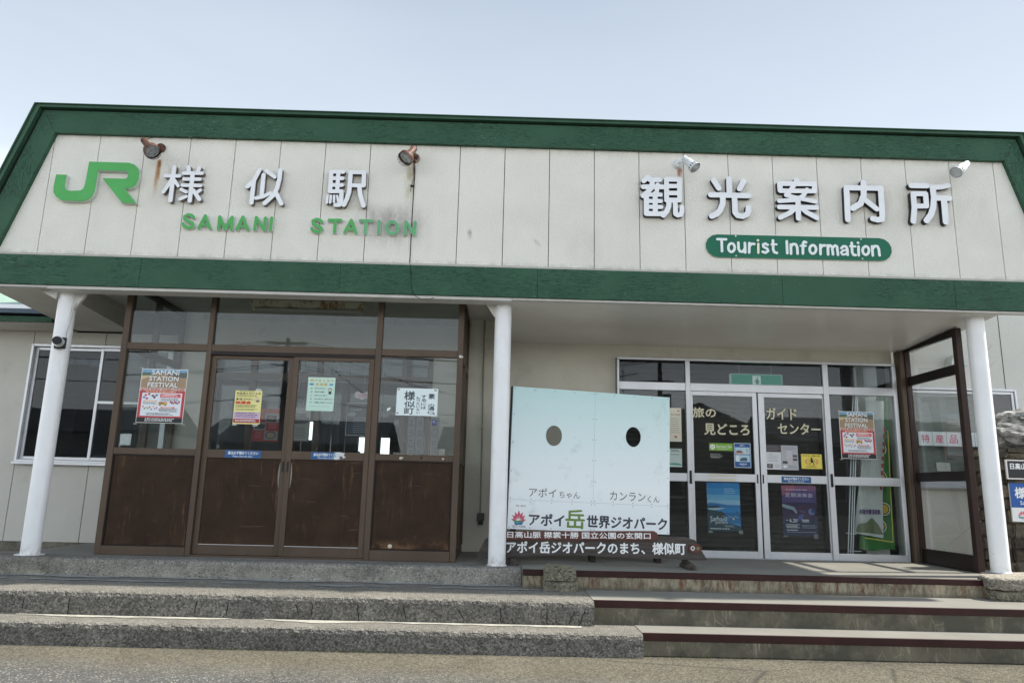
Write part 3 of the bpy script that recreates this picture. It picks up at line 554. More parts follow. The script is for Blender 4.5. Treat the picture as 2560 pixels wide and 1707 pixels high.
# waiting hall seen through the brown doors
hall = MB()
hall.box(.92, 5.2, 1.752, 6.2, -.05, -.001, M['int_floor']); hall.box(.92, 5.2, 1.752, 6.2, 2.70, 2.78, M['int_wall']); hall.box(.91, .96, 1.76, 6.1, 0, 2.69, M['int_wall']); hall.box(5.2, 5.25, 1.76, 6.2, 0, 2.69, M['int_wall'])
YB = 6.0; ops = [(1.20, 1.38, 1.47, 1.79), (2.08, 2.64, .95, 1.54), (2.78, 2.94, .95, 1.49), (3.3, 4.4, .95, 1.5)]
xx = [.96]
for a, b_, z0, z1 in ops:
    hall.box(xx[-1], a, YB, YB + .06, 0, 2.69, M['int_wall']); hall.box(a, b_, YB, YB + .06, 0, z0, M['int_wall']); hall.box(a, b_, YB, YB + .06, z1, 2.69, M['int_wall']); xx.append(b_)
hall.box(xx[-1], 5.2, YB, YB + .06, 0, 2.69, M['int_wall'])
for x_ in (1.5, 1.95, 2.7, 3.05): hall.box(x_, x_ + .07, 4.2, 4.27, 0, 2.69, M['bronze'])
for z_ in (2.05, 1.78): hall.box(.96, 3.4, 4.28, 4.31, z_, z_ + .10, M['int_wall'])
hall.box(1.0, 1.7, 3.2, 3.6, 0, 1.1, M['int_dark']); hall.box(3.1, 3.8, 3.0, 3.4, 0, 1.3, M['int_dark']); hall.box(2.2, 2.5, 3.9, 4.1, 0, 1.2, M['int_dark'])
hall.build('waiting_hall', bld)
pil = MB().box(2.45, 2.57, 2.6, 2.7, 0, 2.69, simple('purple_grey_pillar', (.12, .105, .11), .5)).build('pillar', bld)

# inner glazed screen of the porch (wall line)
scr = thing('inner_glazed_screen', (2.45, WY, 0), 'brown framed inner glass screen at the back of the porch', 'glass screen')
fm = MB()
for a, b_ in ((1.16, 1.22), (1.62, 1.69), (2.40, 2.46), (3.02, 3.07), (3.40, 3.46), (3.70, 3.76)): fm.box(a, b_, WY - .02, WY + .05, 0, 2.23, M['bronze'], .003)
fm.build('mullion', scr)
for z0, z1 in ((2.18, 2.238), (1.90, 1.97), (.90, .97), (0.0, .12)):
    for a, b_ in ((1.22, 1.62), (1.69, 2.40), (2.46, 3.02), (3.07, 3.40), (3.46, 3.70)): MB().box(a, b_, WY - .01, WY + .04, z0, z1, M['bronze']).build('rail', scr)
for a, b_ in ((1.22, 1.62), (1.69, 2.40), (2.46, 3.02), (3.07, 3.40), (3.46, 3.70)):
    MB().box(a, b_, WY + .012, WY + .016, .971, 1.899, M['glass']).build('pane', scr); MB().box(a, b_, WY + .012, WY + .016, 1.971, 2.179, M['glass']).build('pane', scr); MB().box(a, b_, WY + .01, WY + .018, .121, .899, M['kick']).build('kick_panel', scr)

# room behind the silver doors: dark slatted shutter, exit sign, right hand alcove
rm = MB()
rm.box(5.6, 9.3, 1.752, 2.9, -.05, -.001, M['int_floor']); rm.box(5.5, 9.3, 1.76, 2.9, 2.45, 2.5, M['int_dark']); rm.box(5.5, 5.55, 1.76, 2.9, 0, 2.44, M['int_dark']); rm.box(5.55, 9.3, 2.9, 2.95, 0, 2.44, M['int_dark'])
rm.build('guide_room', bld)
shutter = thing('roller_shutter', (7.0, 2.12, 0), 'dark horizontal slatted shutter behind the silver framed glass doors', 'shutter')
s0 = MB().add([(5.58, 2.12, .0), (8.50, 2.12, .0), (8.50, 2.108, .030), (5.58, 2.108, .030), (8.50, 2.128, .062), (5.58, 2.128, .062)], [(0, 1, 2, 3), (3, 2, 4, 5)], M['shutter']).build('slat', shutter)
for i in range(1, 36): copy_part(s0, dz=.0625 * i)
MB().box(8.505, 8.58, 2.06, 2.16, 0, 2.44, M['int_dark']).build('guide_rail', shutter); MB().box(5.58, 8.50, 2.07, 2.20, 2.26, 2.44, M['int_dark']).build('head_box', shutter)
MB().box(8.96, 9.24, 2.02, 2.06, 0, 2.44, M['stucco']).build('alcove_wall', bld); MB().box(8.585, 8.955, 2.03, 2.07, 0, 2.44, M['int_dark']).build('alcove_wall', bld)

# main building mass and roofs
mass = MB(); mass.box(-3.45, 14.0, 6.3, 6.45, -.5, 1.0, M['siding']); mass.box(5.3, 9.3, 6.25, 6.29, -.5, 2.9, M['siding']); mass.box(-3.5, -3.41, 1.66, 6.3, -.5, 2.6, M['siding'])
mass.box(-.9, 9.9, 1.9, 6.4, 2.90, 2.98, M['roof_green']); mass.build('rear_wall', bld)
rf = MB(); rf.prismx([(1.17, 2.585), (1.17, 2.60), (5.0, 3.75), (5.0, 3.72)], -3.7, -.48, M['roof_green']); rf.build('wing_roof', bld)
random.seed(5)
MB().box(-3.7, -.48, 1.15, 1.19, 2.41, 2.470, M['green']).build('wing_fascia', bld)
MB().box(-3.7, -.48, 1.19, 1.23, 2.468, 2.50, M['dark_gap']).build('shadow_gap', bld)
MB().box(-3.7, -.48, 1.10, 1.23, 2.492, 2.545, M['gutter_blue'], .004).build('gutter', bld)
MB().box(-3.7, -.48, 1.12, 1.26, 2.547, 2.60, M['silver'], .004).build('eave_flashing', bld)
MB().box(-3.7, -.48, 1.20, 1.649, 2.402, 2.412, M['soffit_old']).build('wing_soffit', bld)

# right wing
rw = thing('right_wing', (11.8, 2.0, -.15), 'plain pale stucco wing at the right with a blind covered window', 'building')
ww = MB(); y0, y1 = 2.0, 2.12
ww.box(9.40, 9.61, y0, y1, -.15, 3.9, M['stucco']); ww.box(10.955, 14, y0, y1, -.15, 3.9, M['stucco']); ww.box(9.61, 10.955, y0, y1, -.15, .845, M['stucco']); ww.box(9.61, 10.955, y0, y1, 2.065, 3.9, M['stucco'])
ww.build('stucco_wall', rw)
MB().box(9.40, 14, 1.97, 1.995, -.15, .02, M['moss_plinth']).build('plinth', rw)
MB().box(10.83, 10.836, 1.996, 2.004, 2.07, 3.9, M['dark_gap']).build('joint', rw)
wr = window(rw, 9.612, 10.953, .85, 2.063, 2.02, 10.50, None, M['silver'], gm=M['clear'])
bl = MB()
for i in range(74): z = .90 + i * .0148; bl.add([(9.66, 2.075, z), (10.72, 2.075, z), (10.72, 2.085, z + .0118), (9.66, 2.085, z + .0118)], [(0, 1, 2, 3)], M['blind'])
bl.box(9.66, 10.72, 2.07, 2.09, 1.985, 2.01, M['blind']); bl.build('blind_slats', wr, kind='stuff')
MB().box(9.3, 13.0, 2.6, 2.65, 0, 2.5, M['int_dark']).box(9.42, 13.0, 2.13, 2.6, 2.45, 2.5, M['int_dark']).box(9.42, 13.0, 2.13, 2.6, .0, .05, M['int_dark']).build('room_back', rw)

# ================================================================ CANOPY
can = thing('station_canopy', (4.8, .05, 2.5), 'long mansard entrance canopy with pale grainy panels and dark green timber edging', 'canopy')
ZB, ZT = 2.845, 4.102
def xl(z): return .02 - .32 * (4.113 - z) + .004
def xr(z): return 9.648 + .30 * (4.127 - z) - .004
xj = [-.455 + .455 * i for i in range(24)]
for i in range(23):
    a, b_ = xj[i] + .0035, xj[i + 1] - .0035
    pts = [(a, ZB), (b_, ZB), (b_, ZT), (a, ZT)]
    if a < xl(ZT):
        if b_ <= xl(ZT):
            zc = 4.113 - (.024 - b_) / .32; pts = [(max(a, xl(ZB)), ZB), (b_, ZB), (b_, zc)]
        else: pts = [(max(a, xl(ZB)), ZB), (b_, ZB), (b_, ZT), (xl(ZT), ZT)] + ([(a, 4.113 - (.024 - a) / .32)] if a > xl(ZB) else [])
    if b_ > xr(ZT):
        zc = 4.127 - (b_ - 9.644) / .30; za = 4.127 - (a - 9.644) / .30
        if a < xr(ZT): pts = [(a, ZB), (min(b_, xr(ZB)), ZB)] + ([(b_, zc)] if b_ < xr(ZB) else []) + [(xr(ZT), ZT), (a, ZT)]
        else: pts = [(a, ZB), (xr(ZB), ZB), (a, za)]
    MB().prism(pts, 0.0, .022, M['panel']).build('facade_panel', can)
MB().prism([(-.52, 2.60), (10.15, 2.60), (9.66, 4.2), (0.0, 4.2)], .023, .055, M['dark_gap']).build('backing_board', can)
# timber edging
MB().prism([(-.125 + .32 * 0, 4.344), (.02, 4.1035), (9.650, 4.1035), (9.787, 4.344)], -.045, .02, M['green']).build('top_board', can)
MB().prism([(-.128, 4.344), (.017, 4.1035), (-.395, 2.8200), (-.612, 2.8200)], -.044, .019, M['green_side']).build('left_board', can)
MB().prism([(9.790, 4.344), (9.653, 4.1035), (10.045, 2.8200), (10.270, 2.8200)], -.044, .019, M['green_side']).build('right_board', can)
xb = [-.72, 1.05, 2.98, 4.90, 7.3, 9.0, 10.38]
for i in range(6): MB().box(xb[i] + .001, xb[i + 1] - .001, -.050, .015, 2.522, 2.8185, M['green'], .002).build('bottom_board', can)
MB().box(-.40, 10.05, -.030, .016, 2.8190, 2.8450, M['cream_trim'], .002).build('ledge_strip', can)
# metal cap: near-black band painting the shadow line, folded cap along top and down both sides
def band(name, o0, o1, y0, y1, m):      # offsets outward from the top_board outline
    def P_(o): return [(-.125 - o - .32 * 1.85 - .02, 2.52), (-.125 - o * 1.35, 4.344 + o), (9.787 + o * 1.35, 4.344 + o), (9.787 + o + .30 * 1.85 + .02, 2.52)]
    a, b_ = P_(o0), P_(o1); q = MB()
    for i in range(3): q.prism([a[i], a[i + 1], b_[i + 1], b_[i]], y0, y1, m)
    return q.build(name, can)
band('shadow_recess', .001, .016, -.036, .05, M['dark_gap'])
band('metal_cap', .017, .046, -.085, .10, M['green_cap'])
band('cap_lip', .047, .055, -.100, .12, M['green_cap'])
bd = MB().prism([(-.47, 2.71), (9.5, 2.71), (9.5, 4.36), (-.115, 4.36), (-.47, 3.25)], .12, 2.0, M['green_cap']); bd.build('mansard_body', can)
fin = MB().prism([(-.72, 2.53), (10.38, 2.53), (9.80, 4.35), (-.13, 4.35)], .056, .119, M['green_cap']); fin.build('parapet_core', can)
# soffits (drop 8 cm towards the wall) and high recess over the porch
def slope_soffit(x0, x1, m, name):
    MB().prismx([(.045, 2.515), (1.649, 2.418), (1.649, 2.70), (.045, 2.70)], x0, x1, m).build(name, can)
MB().prismx([(.045, 2.515), (1.195, 2.446), (1.195, 2.70), (.045, 2.70)], -.47, .17, M['soffit_old']).build('soffit', can)
MB().prismx([(1.197, 2.446), (1.649, 2.418), (1.649, 2.70), (1.197, 2.70)], -.479, .17, M['soffit_old']).build('soffit', can)
slope_soffit(4.66, 9.5, M['soffit_new'], 'soffit')
MB().box(.17, 4.66, .16, 1.649, 2.68, 2.70, M['soffit_old']).build('porch_ceiling', can)
MB().box(.17, 4.66, -.03, .055, 2.490, 2.5205, M['white_beam'], .003).box(.171, 4.659, .058, .158, 2.492, 2.70, M['white_beam'], .002).build('front_beam', can)
MB().box(-.70, .168, -.03, .044, 2.500, 2.5205, M['white_beam'], .003).build('drip_strip', can); MB().box(4.662, 10.36, -.03, .044, 2.500, 2.5205, M['white_beam'], .003).build('drip_strip', can)
# posts
def post(x, zb, zt, flange=True):
    p = MB().tube([(x, .2, zb), (x, .2, zt)], .0825, M['white_paint'], 32).build('post', can)
    if flange: MB().tube([(x, .2, zb), (x, .2, zb + .006)], .125, M['white_paint'], 24).build('flange', p)
    else: MB().tube([(x, .2, zb), (x, .2, zb + .014)], [.094, .086], M['white_paint'], 28).build('flange', p)
    return p
post(.2474, 0, 2.68); post(4.5758, 0, 2.66, False); post(9.3302, .04, 2.52, False)
MB().prism([(.48, 2.555), (.335, 2.33), (.318, 2.33), (.30, 2.555)], .17, .20, M['white_beam']).prism([(.02, 2.553), (.18, 2.475), (.19, 2.553)], .17, .19, M['white_beam']).prism([(.02, 2.503), (.18, 2.42), (.2, 2.503)], .10, .12, M['white_beam']).build('bracket', can)
MB().prism([(4.36, 2.56), (4.505, 2.35), (4.515, 2.56)], .17, .20, M['white_beam']).build('bracket', can)

# ================================================================ BROWN PORCH (windbreak)
por = thing('entrance_porch', (2.46, .4, 0), 'brown framed glass entrance porch under the left half of the canopy', 'porch')
F0, F1 = .36, .43
BR = M['bronze']
for a, b_ in ((.742, .802), (1.600, 1.650), (3.297, 3.355), (4.122, 4.182)): MB().box(a, b_, F0, F1 + .02, .001, 2.679, BR, .004).build('mullion', por)
for a, b_ in ((.802, 1.600), (1.650, 3.297), (3.355, 4.122)):
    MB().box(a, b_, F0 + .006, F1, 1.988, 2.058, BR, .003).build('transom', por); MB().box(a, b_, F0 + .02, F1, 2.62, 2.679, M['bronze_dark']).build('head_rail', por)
    MB().box(a, b_, F0 + .03, F0 + .035, 2.0585, 2.6195, M['glass']).build('pane', por)
for a, b_, zs in ((.802, 1.600, .085), (3.355, 4.122, .10)):
    MB().box(a, b_, F0 + .006, F1, .948, 1.010, BR, .003).build('mid_rail', por); MB().box(a, b_, F0 - .006, F1 - .01, .001, zs, BR, .004).build('sill', por)
    MB().box(a, b_, F0 + .03, F0 + .035, 1.0105, 1.9875, M['glass']).build('pane', por); MB().box(a + .012, b_ - .012, F0 + .022, F0 + .032, zs + .012, .936, M['kick'], .002).build('kick_panel', por)
    q = MB(); q.frame(a, b_, zs + .0005, .9475, F0 + .012, F0 + .021, .012, M['bronze_dark'], 0); q.build('bead', por)
MB().box(1.650, 3.297, F0 + .004, F1, 1.955, 1.987, M['bronze_dark']).build('door_track', por); MB().box(1.650, 3.297, F0 - .004, F1 + .01, .001, .018, BR).build('threshold', por)
def door(x0, x1, y, hs, labelx=None):
    d = MB(); d.box(x0, x0 + .052, y, y + .03, .020, 1.953, BR, .003); d.box(x1 - .052, x1, y, y + .03, .020, 1.953, BR, .003); dd = d.build('sliding_door', por)
    a, b_ = x0 + .052, x1 - .052
    for z0, z1 in ((1.915, 1.953), (.935, 1.015), (.020, .112)): MB().box(a, b_, y + .001, y + .029, z0, z1, BR, .002).build('rail', dd)
    MB().box(a, b_, y + .012, y + .017, 1.0155, 1.9145, M['glass']).build('pane', dd); MB().box(a, b_, y + .012, y + .02, .1125, .9345, M['kick']).build('kick_panel', dd)
    MB().box(a, b_, y + .004, y + .011, .1125, .117, M['silver']).build('drip_bead', dd)
    MB().box(hs - .013, hs + .013, y - .003, y + .001, .80, .925, M['bronze'], .002).box(hs - .008, hs + .008, y - .0045, y - .003, .812, .913, M['black_plastic']).build('handle', dd)
    xs_ = x0 + .060 if hs < (x0 + x1) / 2 else x1 - .060    # paint worn pale beside the handle
    wv = [(xs_ + (.009 if hs < (x0 + x1) / 2 else -.009) * math.sin(math.pi * i / 10) * 1.3, .90 - .24 * i / 10) for i in range(11)]
    e = -.006 if hs < (x0 + x1) / 2 else .006
    MB().prism([(u, v) for u, v in wv] + [(xs_ + e * .6, .66), (xs_ + e * .6, .90)], y + .0108, y + .0118, paint(rgb(140, 132, 122))).build('worn_patch', dd)
    return dd
door(1.652, 2.482, .395, 2.456); door(2.484, 3.295, .366, 2.510)
# side returns back to the wall
for x_ in (.772, 4.152):
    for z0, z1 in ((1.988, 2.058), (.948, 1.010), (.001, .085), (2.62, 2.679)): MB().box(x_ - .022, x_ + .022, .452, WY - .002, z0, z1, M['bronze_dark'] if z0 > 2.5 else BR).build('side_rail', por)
    MB().box(x_ - .028, x_ + .028, .98, 1.03, .0855, 2.6195, BR).build('side_mullion', por); MB().box(x_ - .028, x_ + .028, WY - .055, WY - .0025, .0855, 2.6195, BR).build('side_mullion', por)
    for ya, yb in ((.452, .98), (1.03, WY - .056)):
        MB().box(x_ - .002, x_ + .002, ya, yb, 1.0105, 1.9875, M['glass']).build('side_pane', por); MB().box(x_ - .002, x_ + .002, ya, yb, 2.0585, 2.6195, M['glass']).build('side_pane', por); MB().box(x_ - .004, x_ + .004, ya, yb, .0855, .9475, M['kick']).build('side_kick_panel', por)
# putty blobs and screw heads left on the frames
sp_ = MB()
for x_, z_, r_, c in ((3.607, .972, .016, rgb(200, 195, 180)), (3.625, .975, .011, rgb(190, 180, 160)), (4.022, .974, .013, rgb(190, 180, 165)), (4.155, 1.998, .020, rgb(215, 212, 205)), (4.170, 1.995, .014, rgb(215, 212, 205)), (3.808, .981, .012, rgb(40, 22, 15))):
    sp_.tube([(x_, F0 + .006, z_), (x_, F0 - .006, z_)], [r_, r_ * .7], paint(c), 9)
sp_.build('putty_blob', por)
MB().tube([(3.545, F0 + .022, .135), (3.545, F0 + .012, .135)], [.022, .014], paint(rgb(205, 195, 175)), 8).build('putty_blob', por)

# ================================================================ SILVER DOORS
sil = thing('silver_door_front', (7.58, 1.6, 0), 'silver aluminium glazed front with twin sliding doors under the right half of the canopy', 'door front')
SI = M['silver']; G0, G1 = 1.565, 1.635
MB().box(5.93, 9.235, G0, G1, 2.238, 2.264, SI, .003).build('head', sil)
for a, b_ in ((5.93, 5.955), (6.735, 6.790), (8.362, 8.425), (9.190, 9.235)): MB().box(a, b_, G0, G1, .001, 2.2375, SI, .003).build('mullion', sil)
for a, b_ in ((5.955, 6.735), (6.790, 8.362), (8.425, 9.190)):
    MB().box(a, b_, G0 + .004, G1, 1.882, 1.975, SI, .003).build('transom', sil); MB().box(a, b_, G0 + .03, G0 + .035, 1.9755, 2.2375, M['glass_dark']).build('pane', sil)
for a, b_ in ((5.955, 6.735), (8.425, 9.190)):
    MB().box(a, b_, G0 + .008, G1, .838, .932, SI, .003).build('mid_rail', sil); MB().box(a, b_, G0 - .002, G1, .001, .078, SI, .003).build('sill', sil)
    MB().box(a, b_, G0 + .03, G0 + .035, .9325, 1.8815, M['glass']).build('pane', sil); MB().box(a, b_, G0 + .03, G0 + .035, .0785, .8375, M['glass']).build('pane', sil)
MB().box(6.790, 8.362, G0, G1, .001, .006, SI).build('threshold', sil); MB().box(7.5, 7.66, G1 - .004, G1, .007, 1.88, M['dark_gap']).build('dark_gap_strip', sil)  # near-black strip paints the shaded gap between the two doors
def sdoor(x0, x1, y, wl_, wr_, hx):
    dd = MB().box(x0, x0 + wl_, y, y + .03, .007, 1.880, SI, .003).box(x1 - wr_, x1, y, y + .03, .007, 1.880, SI, .003).build('sliding_door', sil); a, b_ = x0 + wl_, x1 - wr_
    for z0, z1 in ((1.832, 1.880), (.846, .936), (.007, .082)): MB().box(a, b_, y + .001, y + .029, z0, z1, SI, .002).build('rail', dd)
    MB().box(a, b_, y + .012, y + .017, .9365, 1.8315, M['glass']).build('pane', dd); MB().box(a, b_, y + .012, y + .017, .0825, .8455, M['glass']).build('pane', dd)
    MB().box(hx - .015, hx + .015, y - .002, y + .002, .825, .945, SI, .002).box(hx - .008, hx + .008, y - .0035, y - .002, .835, .935, M['black_plastic']).build('handle', dd)
sdoor(6.792, 7.568, 1.572, .024, .054, 7.540); sdoor(7.590, 8.360, 1.592, .072, .012, 7.612)
for x_ in (6.768, 8.393): MB().box(x_ - .013, x_ + .013, G0 - .012, G0 - .0005, .812, .962, M['black_plastic'], .004).build('latch', sil)

# ================================================================ DARK SIDE SCREEN
ws = thing('side_wind_screen', (9.35, 1.05, 0), 'dark brown glazed wind screen standing end on beside the right post', 'wind screen')
MB().box(9.315, 9.378, .50, .575, .001, 2.470, M['rust_brown'], .004).build('front_stile', ws); MB().box(9.315, 9.378, 1.49, 1.562, .001, 2.420, M['rust_brown'], .004).build('rear_stile', ws)
MB().box(9.26, 9.312, 1.50, 1.640, .001, 2.415, M['bronze'], .004).build('corner_post', ws)
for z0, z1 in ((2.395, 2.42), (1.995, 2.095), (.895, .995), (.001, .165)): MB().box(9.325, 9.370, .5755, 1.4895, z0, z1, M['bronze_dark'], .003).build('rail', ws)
MB().prismx([(.5755, 2.4205), (1.4895, 2.4205), (1.4895, 2.425), (.5755, 2.475)], 9.325, 9.370, M['bronze_dark']).build('top_wedge', ws)
for z0, z1 in ((2.0955, 2.3945), (.9955, 1.9945), (.1655, .8945)): MB().box(9.345, 9.350, .5755, 1.4895, z0, z1, M['clear']).build('pane', ws)
# ================================================================ RAISED LETTERS ON THE FACADE
KF = simple('silver_white_letter_face', (.84, .85, .87), .42, 0, var=.04); KS = paint((.16, .14, .13)); KB = paint((.012, .012, .014))
GF = simple('leaf_green_face', rgb(84, 172, 92), .45, var=.06); GW = paint(rgb(196, 205, 196))
GF2 = simple('faded_green_face', rgb(104, 174, 122), .5, var=.12, vs=14)
def raised(name, key, y, depth, mf, ms, parent=None):
    b = MB(); k = 0
    for hw, pts in GLYPHS[key]:
        for i in range(len(pts) - 1):
            b.capsule(pts[i], pts[i + 1], hw, y - .00012 * k, y + depth, mf, ms); k += 1
    return b.build(name, parent)
def two_layer(name, key, label, cat, group, mf=GF):
    t = thing(name, (0, 0, 0), label, cat, group); xs_ = [p[0] for _, q in GLYPHS[key] for p in q]; zs_ = [p[1] for _, q in GLYPHS[key] for p in q]
    t.location = ((min(xs_) + max(xs_)) / 2, -.02, min(zs_) - .02)
    b = MB(); k = 0; c = MB()
    for hw, pts in GLYPHS[key]:
        for i in range(len(pts) - 1):
            b.capsule(pts[i], pts[i + 1], hw * .84, -.036 - .00012 * k, -.030, mf); c.capsule(pts[i], pts[i + 1], hw * .84 + .0035, -.0290 - .00012 * k, -.001, GW); k += 1
    b.build('face', t); c.build('backing', t); return t
names = {'様': 'leftmost of the three left white characters', '似': 'middle one of the three left white characters', '駅': 'third of the left white characters, above STATION'}
for k, d in names.items(): tag(raised('raised_letter', k, -.052, .050, KF, KS), 'raised silver white kanji ' + k + ', ' + d, 'letter', 'white kanji above the porch')
names = {'観': 'leftmost of the five right characters, cracked across', '光': 'second of the five right characters', '案': 'middle of the five right characters above the green plate', '内': 'fourth of the five right characters', '所': 'rightmost, with a small shadow from the white lamp'}
names['所'] = 'rightmost of the five right characters'
for k, d in names.items(): tag(raised('raised_letter', k, -.052, .050, KF, KB), 'raised silver white kanji ' + k + ', ' + d, 'letter', 'white kanji above the tourist office')
LG = 'green letters of the station name'
for k, d in (('sS', 'letter S starting the word SAMANI'), ('sA', 'first letter A of the word SAMANI'), ('sM', 'letter M of the word SAMANI'), ('sA2', 'second letter A of the word SAMANI'), ('sN', 'letter N of the word SAMANI'), ('sI', 'letter I ending the word SAMANI'),
             ('tS', 'letter S starting the word STATION'), ('tT', 'first letter T of the word STATION'), ('tA', 'letter A of the word STATION'), ('tT2', 'second letter T of the word STATION, faded'), ('tI', 'letter I of the word STATION'), ('tO', 'letter O of the word STATION'), ('tN', 'letter N ending the word STATION')):
    two_layer('green_letter', k, 'green raised ' + d, 'letter', LG, GF2 if k in ('tT2', 'tI', 'tO', 'tN') else GF)
t = thing('logo_letters', (.75, -.02, 3.39), 'large green joined letter logo at the left end of the facade', 'logo')
MB().prism(GLYPHS['JR'], -.052, -.046, GF).build('face', t)
def grow(pts, d):
    n = len(pts); a = sum(pts[i][0] * pts[(i + 1) % n][1] - pts[(i + 1) % n][0] * pts[i][1] for i in range(n)); s_ = 1 if a > 0 else -1; out = []
    for i in range(n):
        p0, p1, p2 = Vector(pts[i - 1]), Vector(pts[i]), Vector(pts[(i + 1) % n]); e1 = (p1 - p0).normalized(); e2 = (p2 - p1).normalized()
        nn = (Vector((e1.y, -e1.x)) + Vector((e2.y, -e2.x))) * s_; nn.normalize(); q = p1 + nn * d; out.append((q.x, q.y))
    return out
MB().prism(grow(GLYPHS['JR'], .004), -.0455, -.001, GW).build('backing', t)
# tourist information plate
t = thing('information_plate', (7.72, -.02, 3.03), 'rounded green plate lettered Tourist Information in white below the kanji', 'sign')
PG = simple('plate_green', rgb(24, 104, 78), .4, var=.05)
raised('plate', 'plate', -.018, .017, PG, paint(rgb(180, 182, 176)), t)
for k in [k for k in GLYPHS if k[0] == 'i']:
    raised('plate_letter', k, -.026, .0078, paint(rgb(240, 235, 205)) if k == 'ii1' else paint(rgb(232, 240, 240)), paint(rgb(200, 205, 205)), t)
raised('bolt', 'bolts', -.0235, .0055, paint(rgb(225, 230, 230)), paint(rgb(150, 150, 150)), t)

# ================================================================ FLOODLIGHTS
def axis_lathe(mb, p, q, prof, m, n=20):
    p, q = Vector(p), Vector(q); mb.tube([p + (q - p) * u for u, r in prof], [r for u, r in prof], m, n, cap=False); return mb
def spot(base, tail, mouth, body, label, rusty):
    t = thing('spot_lamp', (base[0], 0, base[2]), label, 'lamp', 'rusty spot lamps on the facade' if rusty else 'white spot lamps on the facade')
    b = Vector(base); T_ = Vector(tail); Q = Vector(mouth); d = (Q - T_).normalized()
    MB().tube([(b.x, -.001, b.z), (b.x, -.022, b.z), (b.x, -.034, b.z)], [.048, .048, .030], body, 22).build('wall_mount', t)
    MB().tube([(b.x, -.03, b.z), (b.x, -.06, b.z), tuple(T_ + (Q - T_) * .5)], .011, body, 10).build('arm', t)
    h = MB()
    if rusty: prof = [(0, .026), (.02, .031), (.52, .034), (.60, .042), (.70, .066), (.80, .076), (.98, .078), (1, .076)]
    else: prof = [(0, .026), (.01, .030), (.33, .031), (.335, .041), (.72, .044), (.76, .052), (.98, .060), (1, .060)]
    axis_lathe(h, T_, Q, prof, body); h.disc(T_, -d, prof[0][1], body); hd = h.build('lamp_head', t)
    l = MB(); l.disc(Q - d * (.018 if rusty else .006), d, .070 if rusty else .055, simple('lamp_lens', (.42, .44, .44), .15, .4) , 22); l.build('lens', hd)
    if rusty:
        c = MB(); a = d.orthogonal().normalized(); bb = d.cross(a)
        def ringp(r, off): return [tuple(Q + d * off + (a * math.cos(2 * math.pi * i / 20) + bb * math.sin(2 * math.pi * i / 20)) * r) for i in range(21)]
        c.tube(ringp(.074, .012), .0016, M['wire'], 5, False); c.tube(ringp(.058, .042), .0016, M['wire'], 5, False)
        for i in range(4):
            an = math.pi * i / 4; u = a * math.cos(an) + bb * math.sin(an)
            c.tube([tuple(Q + u * .074), tuple(Q + u * .058 + d * .042), tuple(Q - u * .058 + d * .042), tuple(Q - u * .074)], .0014, M['wire'], 5, False)
        c.build('wire_guard', hd)
    else:
        v = MB()
        for i in range(14):
            an = 2 * math.pi * i / 14; a = d.orthogonal().normalized(); bb = d.cross(a); u = a * math.cos(an) + bb * math.sin(an); p0 = T_ + (Q - T_) * .765
            s_ = d.cross(u); A = p0 + u * .0535; B = T_ + (Q - T_) * .93 + u * .0595
            v.add([tuple(A - s_ * .004), tuple(A + s_ * .004), tuple(B + s_ * .004), tuple(B - s_ * .004)], [(0, 1, 2, 3)], M['black_plastic'])
        v.build('vent_slot', hd)
    return t
spot((1.075, 0, 3.985), (.955, -.13, 4.010), (1.10, -.20, 3.850), M['rust'], 'rusty caged spot lamp above the left kanji, facing down right', True)
spot((3.640, 0, 3.955), (3.649, -.13, 4.010), (3.568, -.20, 3.858), M['rust'], 'rusty caged spot lamp with a dangling wire, facing down left', True)
WL = simple('white_lamp_enamel', (.70, .72, .72), .3, var=.04)
spot((6.312, 0, 3.976), (6.340, -.13, 3.990), (6.435, -.20, 3.850), WL, 'white spot lamp above the leftmost right hand kanji', False)
spot((9.150, 0, 4.000), (9.205, -.13, 4.020), (9.035, -.20, 3.885), WL, 'white spot lamp near the right end of the facade', False)
tag(MB().tube([(.90, -.046, 4.09), (.93, -.08, 4.04), (.955, -.12, 4.01)], .004, M['wire'], 6).tube([(1.0, -.046, 4.08), (.99, -.09, 4.05), (.98, -.13, 4.0)], .003, M['wire'], 6).build('lamp_cable'), 'short black cable feeding the left rusty spot lamp', 'cable')
arc = [(3.635 + .030 * math.cos(math.pi * i / 10), -.10, 4.015 + .048 * math.sin(math.pi * i / 10)) for i in range(11)]
wr_ = [(3.640, -.02, 3.92), (3.650, -.012, 3.80), (3.646, -.008, 3.70), (3.6435, -.006, 3.5), (3.6435, -.005, 3.0), (3.645, -.005, 2.86), (3.66, -.056, 2.80), (3.67, -.057, 2.66), (3.69, -.058, 2.55), (3.72, -.055, 2.505), (3.78, -.05, 2.475), (3.86, -.05, 2.480), (3.90, -.04, 2.50)]
tag(MB().tube(arc, .004, M['wire'], 6).tube(wr_, .0028, M['wire'], 6).tube([(3.640, -.01, 3.74), (3.616, -.008, 3.655), (3.612, -.01, 3.60)], .0024, M['wire'], 5).box(3.608, 3.645, -.02, -.003, 3.650, 3.664, M['black_plastic']).build('hanging_wire'), 'thin dark wire hanging from the middle rusty lamp down past the green board', 'wire')

